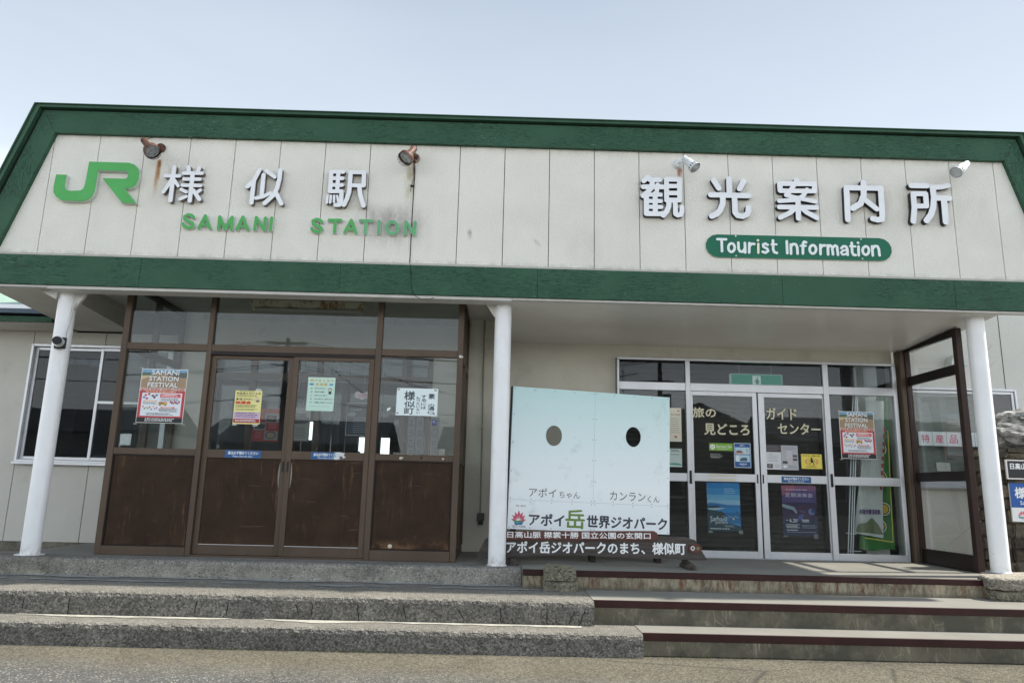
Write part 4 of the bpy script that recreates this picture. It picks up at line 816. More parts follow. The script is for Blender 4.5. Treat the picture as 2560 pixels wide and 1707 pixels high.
# ================================================================ CAMERA, BATTEN LIGHT, CONDUIT, VENT
t = thing('security_camera', (.31, .12, 1.93), 'small white security camera on a black plate on the left post', 'camera')
MB().box(.245, .350, .085, .116, 1.925, 2.035, M['black_plastic'], .006).build('mounting_plate', t)
MB().tube([(.300, .085, 1.985), (.300, .060, 1.985)], .046, WL, 22).tube([(.300, .075, 1.985), (.330, .015, 1.985), (.352, -.045, 1.978)], [.040, .043, .040], WL, 22).build('camera_body', t)
MB().tube([(.3525, -.046, 1.978), (.357, -.060, 1.977)], [.041, .039], M['black_plastic'], 22).build('lens', t)
tag(MB().tube([(.345, .10, 2.02), (.335, .11, 2.08), (.345, .13, 2.2), (.352, .15, 2.36), (.36, .2, 2.45), (.24, .9, 2.60), (.20, 1.5, 2.58)], .005, M['wire_white'], 6).build('camera_cable'), 'pale cable running from the security camera up to the ceiling', 'cable')
t = thing('batten_light', (2.45, .87, 2.56), 'rust stained fluorescent batten light on the porch ceiling', 'ceiling light')
MB().box(1.84, 3.06, .80, .91, 2.575, 2.650, M['rusty_white'], .006).box(1.95, 2.05, .83, .88, 2.651, 2.679, M['rusty_white']).box(2.85, 2.95, .83, .88, 2.651, 2.679, M['rusty_white']).build('housing', t)
MB().tube([(1.88, .855, 2.553), (3.02, .855, 2.553)], .015, paint(rgb(190, 190, 182), .3), 14).build('tube', t)
MB().box(1.855, 1.88, .83, .88, 2.530, 2.574, M['rusty_white']).box(3.02, 3.045, .83, .88, 2.530, 2.574, M['rusty_white']).build('lamp_holder', t)
t = thing('wall_conduit', (4.39, 1.63, .33), 'thin grey conduit pipe with a switch box on the wall left of the middle post', 'conduit')
MB().tube([(4.352, 1.632, 2.678), (4.372, 1.632, .43)], .009, simple('conduit_paint', (.30, .28, .23), .6), 10).build('pipe', t)
for z_ in (2.25, 1.4, .80): MB().box(4.345, 4.385, 1.618, 1.6495, z_, z_ + .016, M['cream_trim']).build('clip', t)
MB().box(4.338, 4.418, 1.60, 1.649, .345, .43, simple('box_grey', (.10, .10, .09), .5), .004).box(4.352, 4.405, 1.612, 1.649, .300, .344, M['black_plastic']).build('switch_box', t)
t = thing('vent_hood', (10.2, 1.92, 2.31), 'white rounded vent hood on the pale wall behind the wind screen', 'vent')
pts = [(math.cos(math.pi * i / 10) * .105, math.sin(math.pi * i / 10) * .15) for i in range(11)]
MB().prism([(10.20 + u, 2.325 + v) for u, v in pts], 1.86, 1.999, WL).build('hood', t)

# ================================================================ PRINTED SHEETS
class Sheet(MB):
    def __init__(s, x0, x1, z0, z1, y, bgc, rough=.5, th=.002):
        super().__init__(); s.q = (x0, x1, z0, z1); s.y = y; s.k = 1; s.ro = rough; s.box(x0, x1, y, y + th, z0, z1, paint(bgc, rough))
    def _p(s, u, v): x0, x1, z0, z1 = s.q; return x0 + u * (x1 - x0), z1 - v * (z1 - z0)
    def poly(s, pts, c):
        y = s.y - .00006 * s.k; s.k += 1; P_ = [s._p(u, v) for u, v in pts]
        a = sum(P_[i][0] * P_[(i + 1) % len(P_)][1] - P_[(i + 1) % len(P_)][0] * P_[i][1] for i in range(len(P_)))
        if a < 0: P_ = P_[::-1]
        s.add([(x, y, z) for x, z in P_], [tuple(range(len(P_)))], paint(c, s.ro)); return s
    def r(s, u0, v0, u1, v1, c): return s.poly([(u0, v0), (u1, v0), (u1, v1), (u0, v1)], c)
    def e(s, u, v, ru, rv, c, n=20, a0=0, a1=2 * math.pi): return s.poly([(u + ru * math.cos(a0 + (a1 - a0) * i / n), v - rv * math.sin(a0 + (a1 - a0) * i / n)) for i in range(n)], c)
    def t(s, st, u0, v0, u1, v1, c, bold=0.0):
        y = s.y - .00006 * s.k; s.k += 1; (x0, z1), (x1, z0) = s._p(u0, v0), s._p(u1, v1); s.text(st, x0, x1, z0, z1, y, paint(c, s.ro), bold); return s
    def lines(s, u0, v0, u1, v1, n, c, seed=0, fill=.5):          # body text too small to read, as broken dashes
        rd = random.Random(seed); y = s.y - .00006 * s.k; s.k += 1; m = paint(c, s.ro); h = (v1 - v0) / n
        for i in range(n):
            u = u0 + rd.random() * .03; e_ = u1 - rd.random() * .18 * (u1 - u0)
            while u < e_:
                w_ = rd.uniform(.012, .055) * (u1 - u0) * 2; uu = min(u + w_, e_); (xa, za), (xb, zb) = s._p(u, v0 + h * i), s._p(uu, v0 + h * (i + fill)); s.add([(xa, y, zb), (xb, y, zb), (xb, y, za), (xa, y, za)], [(0, 1, 2, 3)], m); u = uu + .012 * (u1 - u0) * 2
        return s
    def line(s, pts, wd, c):
        for i in range(len(pts) - 1):
            (a, b), (c_, d) = pts[i], pts[i + 1]; l = math.hypot(c_ - a, d - b) or 1; nx, ny = -(d - b) / l * wd, (c_ - a) / l * wd
            s.poly([(a + nx, b + ny), (c_ + nx, d + ny), (c_ - nx, d - ny), (a - nx, b - ny)], c)
        return s
BLK = rgb(28, 28, 32); WHT = rgb(236, 238, 236)
def tapes(x0, x1, z0, z1, y, top=True, bot=True, group=None):
    return [(x, z) for x in (x0, x1) for z in ((z0,) if bot else ()) + ((z1,) if top else ())]

def festival(x0, x1, z0, z1, y, label):
    s = Sheet(x0, x1, z0, z1, y, rgb(238, 236, 232))
    s.r(.012, .010, .988, .40, rgb(168, 140, 112)); s.r(.012, .010, .988, .075, rgb(120, 165, 200)); s.r(.012, .07, .30, .13, rgb(90, 110, 95)); s.r(.55, .06, .988, .16, rgb(95, 100, 95))
    s.poly([(.012, .13), (.25, .12), (.012, .2)], rgb(205, 190, 150)); s.poly([(.3, .12), (.62, .12), (.988, .18), (.988, .40), (.012, .40), (.012, .2)], rgb(172, 146, 116))
    for i in range(9): s.line([(.03, .2 + i * .022), (.3 + i * .02, .19 + i * .022)], .002, rgb(130, 105, 80)); s.line([(.72, .19 + i * .022), (.97, .2 + i * .022)], .002, rgb(130, 105, 80))
    for i, (wd_, a) in enumerate((('SAMANI', .22), ('STATION', .18), ('FESTIVAL', .16))): s.t(wd_, a + .008, .030 + i * .115, .83, .120 + i * .115, rgb(60, 55, 55), .045); s.t(wd_, a, .022 + i * .115, .82, .112 + i * .115, WHT, .04)
    s.r(.012, .40, .988, .90, rgb(186, 62, 66)); s.r(.012, .352, .988, .405, rgb(205, 190, 180)); s.t('6/15 SUN 10:00~15:00', .04, .358, .96, .402, rgb(190, 30, 38), .04)
    s.lines(.14, .415, .9, .435, 1, rgb(240, 200, 150), 1, .8); s.r(.07, .445, .93, .87, rgb(226, 232, 240))
    s.r(.46, .462, .90, .53, rgb(214, 84, 96)); s.lines(.48, .47, .88, .525, 2, WHT, 2); s.lines(.47, .545, .90, .60, 3, BLK, 3)
    for u, v, c in ((.15, .49, (200, 70, 70)), (.22, .47, (190, 60, 60)), (.30, .50, (120, 60, 50)), (.18, .55, (180, 60, 60)), (.34, .53, (90, 50, 45)), (.12, .53, (120, 110, 190)), (.38, .49, (110, 130, 170))): s.e(u, v, .028, .020, rgb(*c), 9)
    s.line([(.32, .51), (.42, .48)], .004, rgb(90, 50, 45)); s.r(.12, .585, .40, .612, rgb(222, 160, 52)); s.lines(.13, .59, .39, .608, 1, WHT, 4, .9); s.lines(.09, .625, .42, .66, 2, BLK, 5)
    s.r(.44, .62, .63, .665, rgb(222, 176, 88)); s.r(.45, .605, .62, .625, rgb(200, 150, 120)); s.r(.46, .628, .56, .645, rgb(70, 60, 60)); s.e(.48, .67, .020, .012, rgb(60, 55, 50), 10); s.e(.59, .67, .020, .012, rgb(60, 55, 50), 10)
    for i in range(7): s.e(.70 + .03 * i, .61 + .012 * (i % 3), .02, .02, rgb(*((200, 60, 70), (60, 90, 140), (190, 120, 100))[i % 3]), 8)
    s.r(.5, .70, .80, .727, rgb(224, 120, 100)); s.lines(.52, .705, .78, .722, 1, WHT, 6, .9); s.lines(.46, .735, .88, .80, 3, BLK, 7)
    for i in range(9): s.e(.12 + .037 * i, .70 + .03 * (i % 2) + .01 * (i % 3), .016, .018, rgb(*((210, 90, 80), (120, 150, 90), (225, 180, 110), (170, 130, 160))[i % 4]), 8)
    s.lines(.2, .815, .82, .86, 3, rgb(50, 50, 60), 8); s.r(.012, .90, .988, .990, rgb(24, 26, 34)); s.lines(.18, .912, .86, .975, 3, WHT, 9)
    for a, b_ in ((x0 - .02, z1 + .006), (x1 - .01, z1 + .004), (x0 - .02, z0 - .012), (x1 - .005, z0 - .012)): s.box(a, a + .035, y + .001, y + .0015, b_ - .004, b_ + .006, paint(rgb(150, 156, 150)))
    return tag(s.build('event_poster'), label, 'poster', 'station festival posters')
YG = F0 + .0275      # just behind the porch glass
festival(.972, 1.432, 1.256, 1.796, YG, 'red and white station festival poster in the left porch window')
YS = G0 + .0275
festival(8.535, 8.945, 1.142, 1.690, YS, 'red and white station festival poster in the right silver framed window')

s = Sheet(1.918, 2.185, 1.270, 1.604, .4045, rgb(232, 226, 150))
s.lines(.15, .015, .8, .04, 1, BLK, 1, .7); s.t('物産展＆先ける市', .05, .05, .95, .125, rgb(70, 60, 40), .02); s.lines(.05, .14, .93, .2, 2, rgb(70, 60, 50), 2); s.t('第1回 ガラポン', .05, .225, .68, .295, BLK, .04); s.t('抽選会', .03, .31, .62, .41, rgb(205, 40, 44), .06)
s.e(.82, .27, .12, .06, rgb(222, 200, 180)); s.e(.86, .31, .07, .035, rgb(120, 110, 100)); s.lines(.05, .43, .92, .52, 3, rgb(80, 70, 50), 3); s.lines(.06, .545, .9, .6, 2, rgb(60, 60, 50), 4); s.r(.02, .64, .98, .84, rgb(205, 180, 205)); s.lines(.06, .66, .92, .82, 3, rgb(70, 50, 80), 5, .45)
s.r(.02, .845, .98, .965, rgb(158, 34, 50)); s.lines(.06, .87, .94, .945, 2, WHT, 6); s.r(-.01, 1.0, .16, 1.05, rgb(160, 165, 165)); s.r(.75, 1.0, .94, 1.06, rgb(160, 165, 165)); s.r(.75, -.06, .95, 0, rgb(190, 195, 195))
tag(s.build('notice_poster'), 'yellow lottery notice with a red heading on the left sliding door', 'poster')
s = Sheet(2.640, 2.912, 1.416, 1.752, .3755, rgb(196, 226, 212))
s.t('逃げるときの', .06, .05, .95, .135, rgb(190, 170, 90), .03); s.t('合言葉', .28, .165, .72, .25, rgb(190, 170, 90), .03); s.e(.14, .21, .09, .03, rgb(70, 130, 190), 10); s.e(.86, .21, .08, .03, rgb(90, 150, 200), 10)
for i, (a, b_) in enumerate((('お', 'おさない'), ('は', '周辺を聞く'), ('し', '1秒でも早く'), ('だ', '大丈夫と思わない'), ('け', '地震に気をつける'))): b_ = ('あせらない', '周辺を聞く', '1秒でも早く', '大丈夫だと思わない', '行動に気をつける')[i]; a = 'おばいだけ'[i]; s.t(a, .12, .31 + i * .105, .19, .355 + i * .105, rgb(40, 60, 60), .02); s.t(b_, .27, .31 + i * .105, (.68, .66, .74, .97, .93)[i], .355 + i * .105, rgb(40, 60, 60), .02)
s.e(.83, .36, .065, .045, rgb(40, 40, 45), 12); s.e(.83, .37, .045, .035, rgb(235, 215, 200), 12); s.r(.78, .41, .88, .50, rgb(50, 55, 80)); s.lines(.1, .86, .9, .88, 1, rgb(130, 160, 120), 3)
tag(s.build('notice_poster'), 'pale green evacuation notice with orange heading on the right sliding door', 'poster')
s = Sheet(3.530, 3.942, 1.394, 1.668, YG, rgb(228, 240, 242))
K = rgb(60, 74, 82)
s.t('様', .18, .10, .45, .45, K, .03); s.t('似', .19, .47, .46, .71, K, .03); s.t('町', .20, .73, .44, .96, K, .03)
for i, ch in enumerate('もったいない'): s.t(ch, .47 + .006 * i, .31 + i * .106, .575, .40 + i * .106, K, .03)
for i, ch in enumerate('するには'): s.t(ch, .60, .24 + i * .135, .73, .35 + i * .135, K, .035)
for i, (ch, a, b_) in enumerate((('素', .18, .38), ('の', .56, .66), ('通', .66, .80), ('り', .83, .94))): s.t(ch if i else '素', .77, a, .93, b_, K, .035)
for u, v in ((.04, .05), (.94, .06), (.04, .92), (.92, .92)): s.r(u - .03, v - .03, u + .03, v + .03, rgb(165, 165, 150))
tag(s.build('calligraphy_sheet'), 'white sheet of brush calligraphy taped in the right porch window', 'poster')
tag(MB().disc((3.455, YG, 1.452), (0, -1, 0), .014, paint(WHT), 7).disc((3.468, YG - .0006, 1.462), (0, -1, 0), .010, paint(WHT), 6).disc((3.447, YG - .0004, 1.440), (0, -1, 0), .007, paint(WHT), 5).build('torn_sticker'), 'torn white scrap left of the calligraphy sheet', 'sticker')
tag(MB().disc((3.915, YG, 1.335), (0, -1, 0), .022, paint(rgb(60, 62, 130)), 9).disc((3.915, YG - .0006, 1.338), (0, -1, 0), .013, paint(rgb(140, 150, 185)), 8).box(3.895, 3.95, YG, YG + .001, 1.302, 1.310, paint(rgb(50, 52, 110))).build('blue_sticker'), 'small blue mark on the glass below the calligraphy sheet', 'sticker')
def closer(x0, x1, z0, z1, y, label, torn, w_=1):
    s = Sheet(x0, x1, z0, z1, y, rgb(34, 88, 142)); s.t('扉は必ず閉めてください', .08, .14, .92, .58, WHT, .02); s.t('Please close the door.', .22, .66, .78, .90, WHT)
    if torn: s.poly([(.70, -.02), (.78, .12), (.74, .35), (.80, .5), (.70, .7), (.76, 1.0), (.95, .95), (1.1, .62), (1.02, .4), (1.06, .1), (.9, -.05)], rgb(205, 210, 212)); s.poly([(.88, .5), (.99, .55), (1.02, .9), (.86, 1.02), (.92, .8)], rgb(98, 78, 62))
    return tag(s.build('door_sticker'), label, 'sticker', 'blue close the door stickers')
closer(1.878, 2.232, .938, 1.012, .3938, 'blue close the door sticker on the left brown sliding door', False)
closer(2.728, 3.04, .942, 1.012, .3648, 'torn blue close the door sticker on the right brown sliding door', True)
closer(7.823, 8.165, .852, .922, 1.5908, 'navy close the door sticker on the right silver sliding door', False)

# lettering and sheets on the silver doors
CR = rgb(214, 208, 180)
def glass_text(st, x0, x1, z0, z1, label, bold=.045): return tag(MB().text(st, x0, x1, z0, z1, G0 + .0165, paint(CR, .5), bold * .6).build('glass_lettering'), label, 'lettering', 'cream lettering on the silver doors')
glass_text('旅の', 6.812, 7.088, 1.572, 1.694, 'cream characters 旅の at the top of the left silver door'); glass_text('見どころ', 6.942, 7.474, 1.374, 1.510, 'cream characters 見どころ in the second line of the left silver door')
glass_text('ガイド', 7.676, 8.036, 1.570, 1.710, 'cream katakana ガイド at the top of the right silver door', .03); glass_text('センター', 7.804, 8.305, 1.405, 1.534, 'cream katakana センター in the second line of the right silver door', .03)
YA, YB2 = 1.5815, 1.6015
s = Sheet(6.996, 7.268, 1.196, 1.282, YA, rgb(122, 172, 52)); s.e(.145, .5, .11, .34, WHT, 24); s.t('10', .085, .3, .205, .7, rgb(90, 130, 60)); s.t('Samani fan', .30, .22, .96, .62, WHT, .0); s.lines(.35, .74, .92, .86, 1, WHT, 1)
tag(s.build('green_label'), 'lime green label with a white number 10 circle on the left silver door', 'sticker')
s = MB(); s.text('Samani Tourist', 7.008, 7.125, 1.148, 1.164, YA, paint(rgb(190, 195, 190))); s.text('Information Center', 7.008, 7.155, 1.131, 1.146, YA, paint(rgb(190, 195, 190))); s.text('様似観光案内所', 7.008, 7.125, 1.110, 1.126, YA, paint(rgb(190, 195, 190)))
tag(s.build('glass_lettering'), 'three small pale text lines under the lime green label', 'lettering')
s = Sheet(7.282, 7.476, 1.008, 1.288, YA, rgb(214, 224, 232)); s.r(.03, .02, .97, .98, rgb(38, 84, 150)); s.lines(.33, .07, .67, .13, 2, WHT, 2); s.r(.07, .17, .93, .45, rgb(176, 206, 222)); s.r(.07, .36, .62, .45, rgb(208, 196, 186)); s.poly([(.10, .38), (.2, .30), (.42, .30), (.55, .38)], rgb(120, 80, 66)); s.r(.12, .38, .52, .41, rgb(168, 120, 100)); s.r(.66, .19, .92, .43, rgb(206, 222, 226)); s.lines(.68, .21, .9, .42, 5, rgb(60, 80, 110), 3)
s.r(.07, .48, .93, .76, rgb(170, 202, 218)); s.r(.08, .5, .3, .74, rgb(214, 226, 230)); s.poly([(.32, .68), (.44, .60), (.72, .58), (.80, .68), (.74, .73), (.36, .73)], rgb(70, 92, 112)); s.t('様似郷土館', .3, .82, .72, .88, WHT, .02); s.lines(.4, .91, .62, .93, 1, WHT, 4)
tag(s.build('museum_poster'), 'blue bordered poster with two small pictures on the left silver door', 'poster')
s = Sheet(7.660, 7.835, .998, 1.282, YB2, rgb(206, 208, 212)); s.r(0, 0, 1, .30, rgb(66, 60, 62)); s.lines(.05, .05, .9, .27, 4, rgb(130, 125, 130), 1, .3); s.t('写真展', .22, .36, .42, .41, rgb(120, 120, 125)); s.lines(.15, .44, .85, .72, 5, rgb(130, 130, 135), 2, .25); s.r(.04, .78, .42, .95, rgb(70, 68, 70)); s.e(.22, .86, .1, .05, rgb(130, 128, 128), 10); s.lines(.55, .8, .92, .94, 3, rgb(130, 130, 135), 3, .3)
tag(s.build('grey_leaflet'), 'grey and white leaflet with a dark top, left of the pair on the right door', 'leaflet', 'grey leaflets on the right silver door')
s = Sheet(7.838, 8.032, .995, 1.277, YB2, rgb(172, 174, 180)); s.lines(.1, .06, .9, .2, 4, rgb(140, 142, 150), 1); s.lines(.3, .22, .7, .8, 12, rgb(205, 205, 210), 2); s.r(.68, .38, .95, .48, rgb(90, 86, 92)); s.r(.68, .52, .95, .62, rgb(80, 78, 84)); s.r(.06, .64, .36, .74, rgb(60, 60, 66)); s.e(.2, .86, .12, .05, rgb(225, 226, 230), 14); s.lines(.4, .84, .95, .92, 2, rgb(120, 122, 130), 5); s.lines(.35, .5, .6, .8, 5, rgb(200, 170, 170), 6)
tag(s.build('grey_leaflet'), 'mid grey leaflet full of small print, right of the pair on the right door', 'leaflet', 'grey leaflets on the right silver door')
s = Sheet(8.068, 8.308, 1.016, 1.184, YB2, rgb(222, 206, 84)); s.t('子ども110番の家', .08, .06, .90, .17, rgb(60, 50, 20), .03); s.e(.5, .52, .33, .27, rgb(214, 150, 96), 24); s.e(.5, .52, .22, .31, rgb(222, 206, 84), 24); s.e(.5, .52, .17, .29, rgb(196, 140, 70), 24); s.e(.5, .52, .15, .26, rgb(222, 206, 84), 24)
s.e(.5, .32, .05, .075, BLK, 12); s.poly([(.45, .38), (.56, .38), (.58, .58), (.46, .60)], BLK); s.line([(.47, .58), (.40, .66), (.42, .72)], .016, BLK); s.line([(.56, .56), (.60, .68), (.57, .78)], .018, BLK); s.line([(.46, .42), (.38, .50)], .014, BLK); s.line([(.56, .42), (.63, .52), (.68, .48)], .014, BLK); s.lines(.22, .82, .78, .93, 2, rgb(90, 70, 20), 3)
tag(s.build('yellow_sign'), 'yellow sign with a black running child on the right silver door', 'sign')
s = Sheet(6.957, 7.335, .296, .8340, YA + .014, rgb(48, 140, 205)); s.r(0, .12, 1, .25, rgb(70, 158, 215)); s.r(0, .25, 1, .36, rgb(120, 186, 224)); s.r(0, .36, 1, .46, rgb(160, 205, 230)); s.r(0, .50, 1, 1, rgb(60, 146, 205)); s.r(0, .62, 1, .84, rgb(44, 120, 176))
s.poly([(0, .44), (.12, .42), (.3, .43), (.5, .45), (.75, .47), (1, .48), (1, .51), (0, .51)], rgb(66, 126, 190)); s.poly([(0, .49), (.25, .475), (.45, .50), (.3, .53), (0, .535)], rgb(44, 84, 104)); s.poly([(0, .54), (.4, .52), (.55, .53), (.3, .57), (.1, .58)], rgb(190, 216, 224))
s.poly([(0, .56), (.3, .58), (.38, .62), (.25, .72), (.5, .82), (.8, .86), (1, .90), (1, 1), (0, 1)], rgb(44, 76, 88)); s.poly([(.28, .66), (.36, .60), (.42, .59), (.5, .63), (.56, .70), (.5, .76), (.34, .74)], rgb(54, 66, 74)); s.lines(.52, .12, .86, .25, 3, rgb(220, 235, 245), 1, .22)
for i in range(8): s.line([(.45 + .06 * i, .70 + .02 * (i % 3)), (.52 + .06 * i, .695 + .02 * (i % 3))], .004, rgb(190, 215, 225))
s.t('Samani', .08, .70, .58, .80, WHT, .0); s.t('Jomon', .22, .79, .60, .87, WHT, .0); s.line([(.06, .84), (.34, .70)], .004, WHT); s.e(.79, .745, .03, .025, rgb(210, 205, 170), 10); s.poly([(.87, .60), (.92, .59), (.95, .605), (.88, .61)], rgb(30, 40, 50)); s.lines(.5, .88, .82, .92, 3, rgb(190, 205, 210), 4); s.lines(.06, .945, .75, .965, 1, WHT, 5, .8)
s.r(.02, 1.0, .14, 1.04, rgb(150, 155, 145)); s.r(.93, .98, 1.05, 1.05, rgb(140, 148, 135))
tag(s.build('seascape_poster'), 'bright blue coastal landscape poster low on the left silver door', 'poster')
s = Sheet(7.825, 8.222, .262, .822, YB2 + .014, rgb(66, 62, 104)); s.r(0, 0, 1, .10, rgb(146, 92, 128)); s.poly([(0, 0), (.42, 0), (.36, .06), (.22, .12), (0, .16)], rgb(176, 98, 120)); s.r(0, .10, 1, .2, rgb(104, 78, 132)); s.r(0, .20, 1, .34, rgb(84, 70, 122)); s.poly([(0, .10), (.34, .10), (.2, .17), (0, .21)], rgb(150, 88, 120)); s.r(0, .34, 1, .7, rgb(58, 44, 82)); s.r(0, .7, 1, 1, rgb(44, 48, 80)); s.e(.65, .5, .3, .12, rgb(76, 46, 78))
s.poly([(0, .37), (.18, .40), (.34, .43), (.43, .53), (.40, .57), (.3, .49), (.12, .46), (0, .43)], rgb(150, 164, 172)); s.poly([(.46, .49), (.6, .50), (.7, .52), (.68, .55), (.54, .53)], rgb(96, 88, 128)); s.e(.84, .52, .095, .065, rgb(112, 128, 168), 16); s.e(.88, .50, .05, .045, rgb(66, 74, 124), 12); s.poly([(.5, .58), (.62, .56), (.56, .68), (.46, .70), (.42, .66)], rgb(84, 88, 150))
s.lines(.12, .075, .86, .10, 1, rgb(220, 205, 220), 1, .7); s.t('定期演奏会', .10, .150, .90, .235, rgb(226, 216, 226), -.003); s.t('6.20', .19, .665, .42, .735, WHT, .02); s.lines(.06, .69, .17, .71, 1, WHT, 2); s.lines(.54, .675, .78, .74, 2, WHT, 3, .55); s.lines(.08, .775, .48, .86, 3, WHT, 4, .45); s.lines(.53, .785, .98, .86, 3, rgb(190, 190, 205), 5, .3); s.lines(.08, .88, .48, .90, 1, WHT, 6, .8); s.lines(.1, .92, .95, .95, 1, rgb(170, 170, 190), 7, .4); s.r(0, 1.0, .13, 1.03, rgb(110, 115, 105)); s.r(.87, .96, 1.0, 1.05, rgb(120, 122, 125))
tag(s.build('concert_poster'), 'purple concert poster with a flute player low on the right silver door', 'poster')
s = Sheet(6.50, 6.682, 1.288, 1.678, YS, rgb(226, 222, 204)); s.t('町の名所', .35, .17, .92, .23, rgb(130, 90, 70)); s.lines(.3, .3, .9, .78, 8, rgb(120, 115, 100), 2, .2); s.e(.62, .86, .1, .035, rgb(190, 120, 90), 10); s.e(.82, .08, .08, .03, rgb(225, 150, 130), 8)
tag(s.build('cream_notice'), 'cream notice at the window edge just right of the picture board', 'notice')
s = Sheet(6.50, 6.680, .998, 1.206, YS, rgb(196, 214, 208)); s.lines(.3, .05, .85, .2, 2, BLK, 1); s.e(.5, .9, .5, .12, rgb(80, 160, 150), 12, 0, math.pi); s.lines(.3, .3, .9, .36, 1, BLK, 3); s.r(-.02, -.05, 1.02, -.02, rgb(90, 92, 92))
tag(s.build('green_notice'), 'small pale green notice at the window edge below the cream notice', 'notice')
for z_, ln in ((.906, 1), (.858, 0)): tag(MB().box(6.968, 7.292 + .005 * ln, 1.5695, 1.5705, z_, z_ + .018, paint(rgb(205, 198, 170))).build('tape_strip'), 'yellowed tape strip on the left silver door rail, ' + ('upper' if ln else 'lower') + ' of the two', 'tape', 'old tape strips')
# exit sign inside
t = thing('exit_sign', (7.74, 2.0, 2.02), 'green running man exit sign hanging behind the door transom', 'exit sign')
s = Sheet(7.395, 8.035, 1.94, 2.165, 1.96, rgb(150, 170, 160), th=.06); s.r(.015, .04, .985, .96, rgb(26, 134, 104)); s.r(.42, .10, .58, .96, rgb(200, 214, 206)); s.e(.515, .22, .016, .05, rgb(22, 110, 84), 12); s.poly([(.48, .3), (.53, .28), (.54, .52), (.49, .56)], rgb(22, 110, 84))
s.line([(.49, .32), (.455, .45)], .008, rgb(22, 110, 84)); s.line([(.53, .32), (.56, .44)], .008, rgb(22, 110, 84)); s.line([(.50, .54), (.47, .72), (.445, .74)], .009, rgb(22, 110, 84)); s.line([(.53, .52), (.55, .68), (.56, .86)], .009, rgb(22, 110, 84))
for i_, m_ in enumerate(s.mats):       # the exit sign is a lamp: its face glows faintly
    g_ = m_.copy(); g_.name = 'lit_sign_face'; p_ = g_.node_tree.nodes['Principled BSDF']; p_.inputs['Emission Color'].default_value = p_.inputs['Base Color'].default_value; p_.inputs['Emission Strength'].default_value = .35; s.mats[i_] = g_
s.build('sign_box', t)
MB().tube([(7.51, 1.99, 2.166), (7.51, 1.99, 2.449)], .008, M['cream_trim'], 8).tube([(7.91, 1.99, 2.166), (7.91, 1.99, 2.449)], .008, M['cream_trim'], 8).build('hanging_rod', t)
# porch interior notices
s = Sheet(1.72, 2.02, 1.17, 1.55, 1.600, rgb(168, 44, 40)); s.r(.45, .15, .97, .42, rgb(150, 150, 150)); s.poly([(.52, .20), (.90, .20), (.85, .40), (.46, .38)], rgb(46, 44, 44)); s.e(.68, .3, .14, .06, rgb(120, 90, 60), 12); s.r(.02, .42, .50, .66, rgb(140, 140, 138)); s.poly([(.06, .46), (.48, .48), (.42, .62), (.08, .6)], rgb(50, 40, 38)); s.r(.45, .68, .98, .95, rgb(150, 148, 145)); s.e(.7, .8, .2, .11, rgb(50, 44, 42), 20); s.e(.7, .8, .16, .085, rgb(170, 150, 120), 18); s.lines(.1, .7, .36, .92, 4, rgb(220, 160, 150), 2, .3); s.lines(.6, .45, .9, .62, 3, rgb(220, 150, 140), 3, .3)
tag(s.build('food_poster'), 'red food menu poster behind the left sliding door glass', 'poster')
s = Sheet(2.185, 2.372, 1.19, 1.575, 1.600, rgb(178, 178, 168)); s.r(.1, .18, .75, .5, rgb(130, 125, 118)); s.poly([(0, .3), (.5, .22), (.95, .32), (.9, .46), (0, .5)], rgb(98, 98, 96)); s.lines(.1, .6, .85, .95, 8, rgb(110, 108, 100), 3, .3)
tag(s.build('photo_notice'), 'grey photo notice on the inner screen between the sliding doors', 'notice')
s = Sheet(2.935, 3.215, 1.22, 1.562, .905, rgb(60, 66, 78)); s.line([(0, 0), (1, 0)], .006, WHT); s.line([(0, 1), (1, 1)], .006, WHT); s.line([(0, 0), (0, 1)], .006, WHT); s.line([(1, 0), (1, 1)], .006, WHT); s.t('2,000円', .12, .17, .55, .25, rgb(190, 200, 205)); s.e(.2, .35, .16, .07, rgb(150, 160, 165), 16); s.lines(.25, .45, .88, .95, 8, rgb(180, 190, 195), 3, .22)
s.box(3.07, 3.08, .92, .93, .0, 1.22, M['bronze']).box(2.95, 3.2, .85, 1.0, .0, .02, M['bronze'])
tag(s.build('menu_board'), 'dark menu board with white outline and text inside the porch', 'board')
s = MB(); [s.disc((3.165 + .045 * i, .50 - .0004 * (i + 4), 1.592 + (.010 if i % 2 else -.004)), (0, -1, 0), .034, paint(rgb(214, 190, 196)), 12) for i in range(-1, 3)]; s.text('無料休憩所', 3.125, 3.225, 1.592, 1.607, .497, paint(rgb(200, 80, 90))); s.text('ご利用を', 3.145, 3.21, 1.572, 1.587, .497, paint(rgb(200, 80, 90)))
s.tube([(3.18, .50, 1.60), (3.18, .50, 2.679)], .0012, M['wire_white'], 4)
tag(s.build('cloud_tag'), 'pink cloud shaped tag hanging behind the porch glass', 'tag')
for i, (x_, tx) in enumerate(((3.50, 'ようこそ'), (3.60, '様似町へ'), (3.78, '案内ください'))):
    s = Sheet(x_, x_ + .085, .98, 1.50, 1.62, rgb(132, 134, 134)); n_ = len(tx)
    for j, ch in enumerate(tx): s.t(ch, .2, .06 + j * .9 / n_, .8, .06 + (j + .72) * .9 / n_, rgb(60, 60, 62))
    tag(s.build('paper_banner'), 'narrow grey hanging banner with vertical writing, ' + ('leftmost', 'middle', 'rightmost')[i] + ' of three below the calligraphy', 'banner', 'hanging paper banners in the porch')

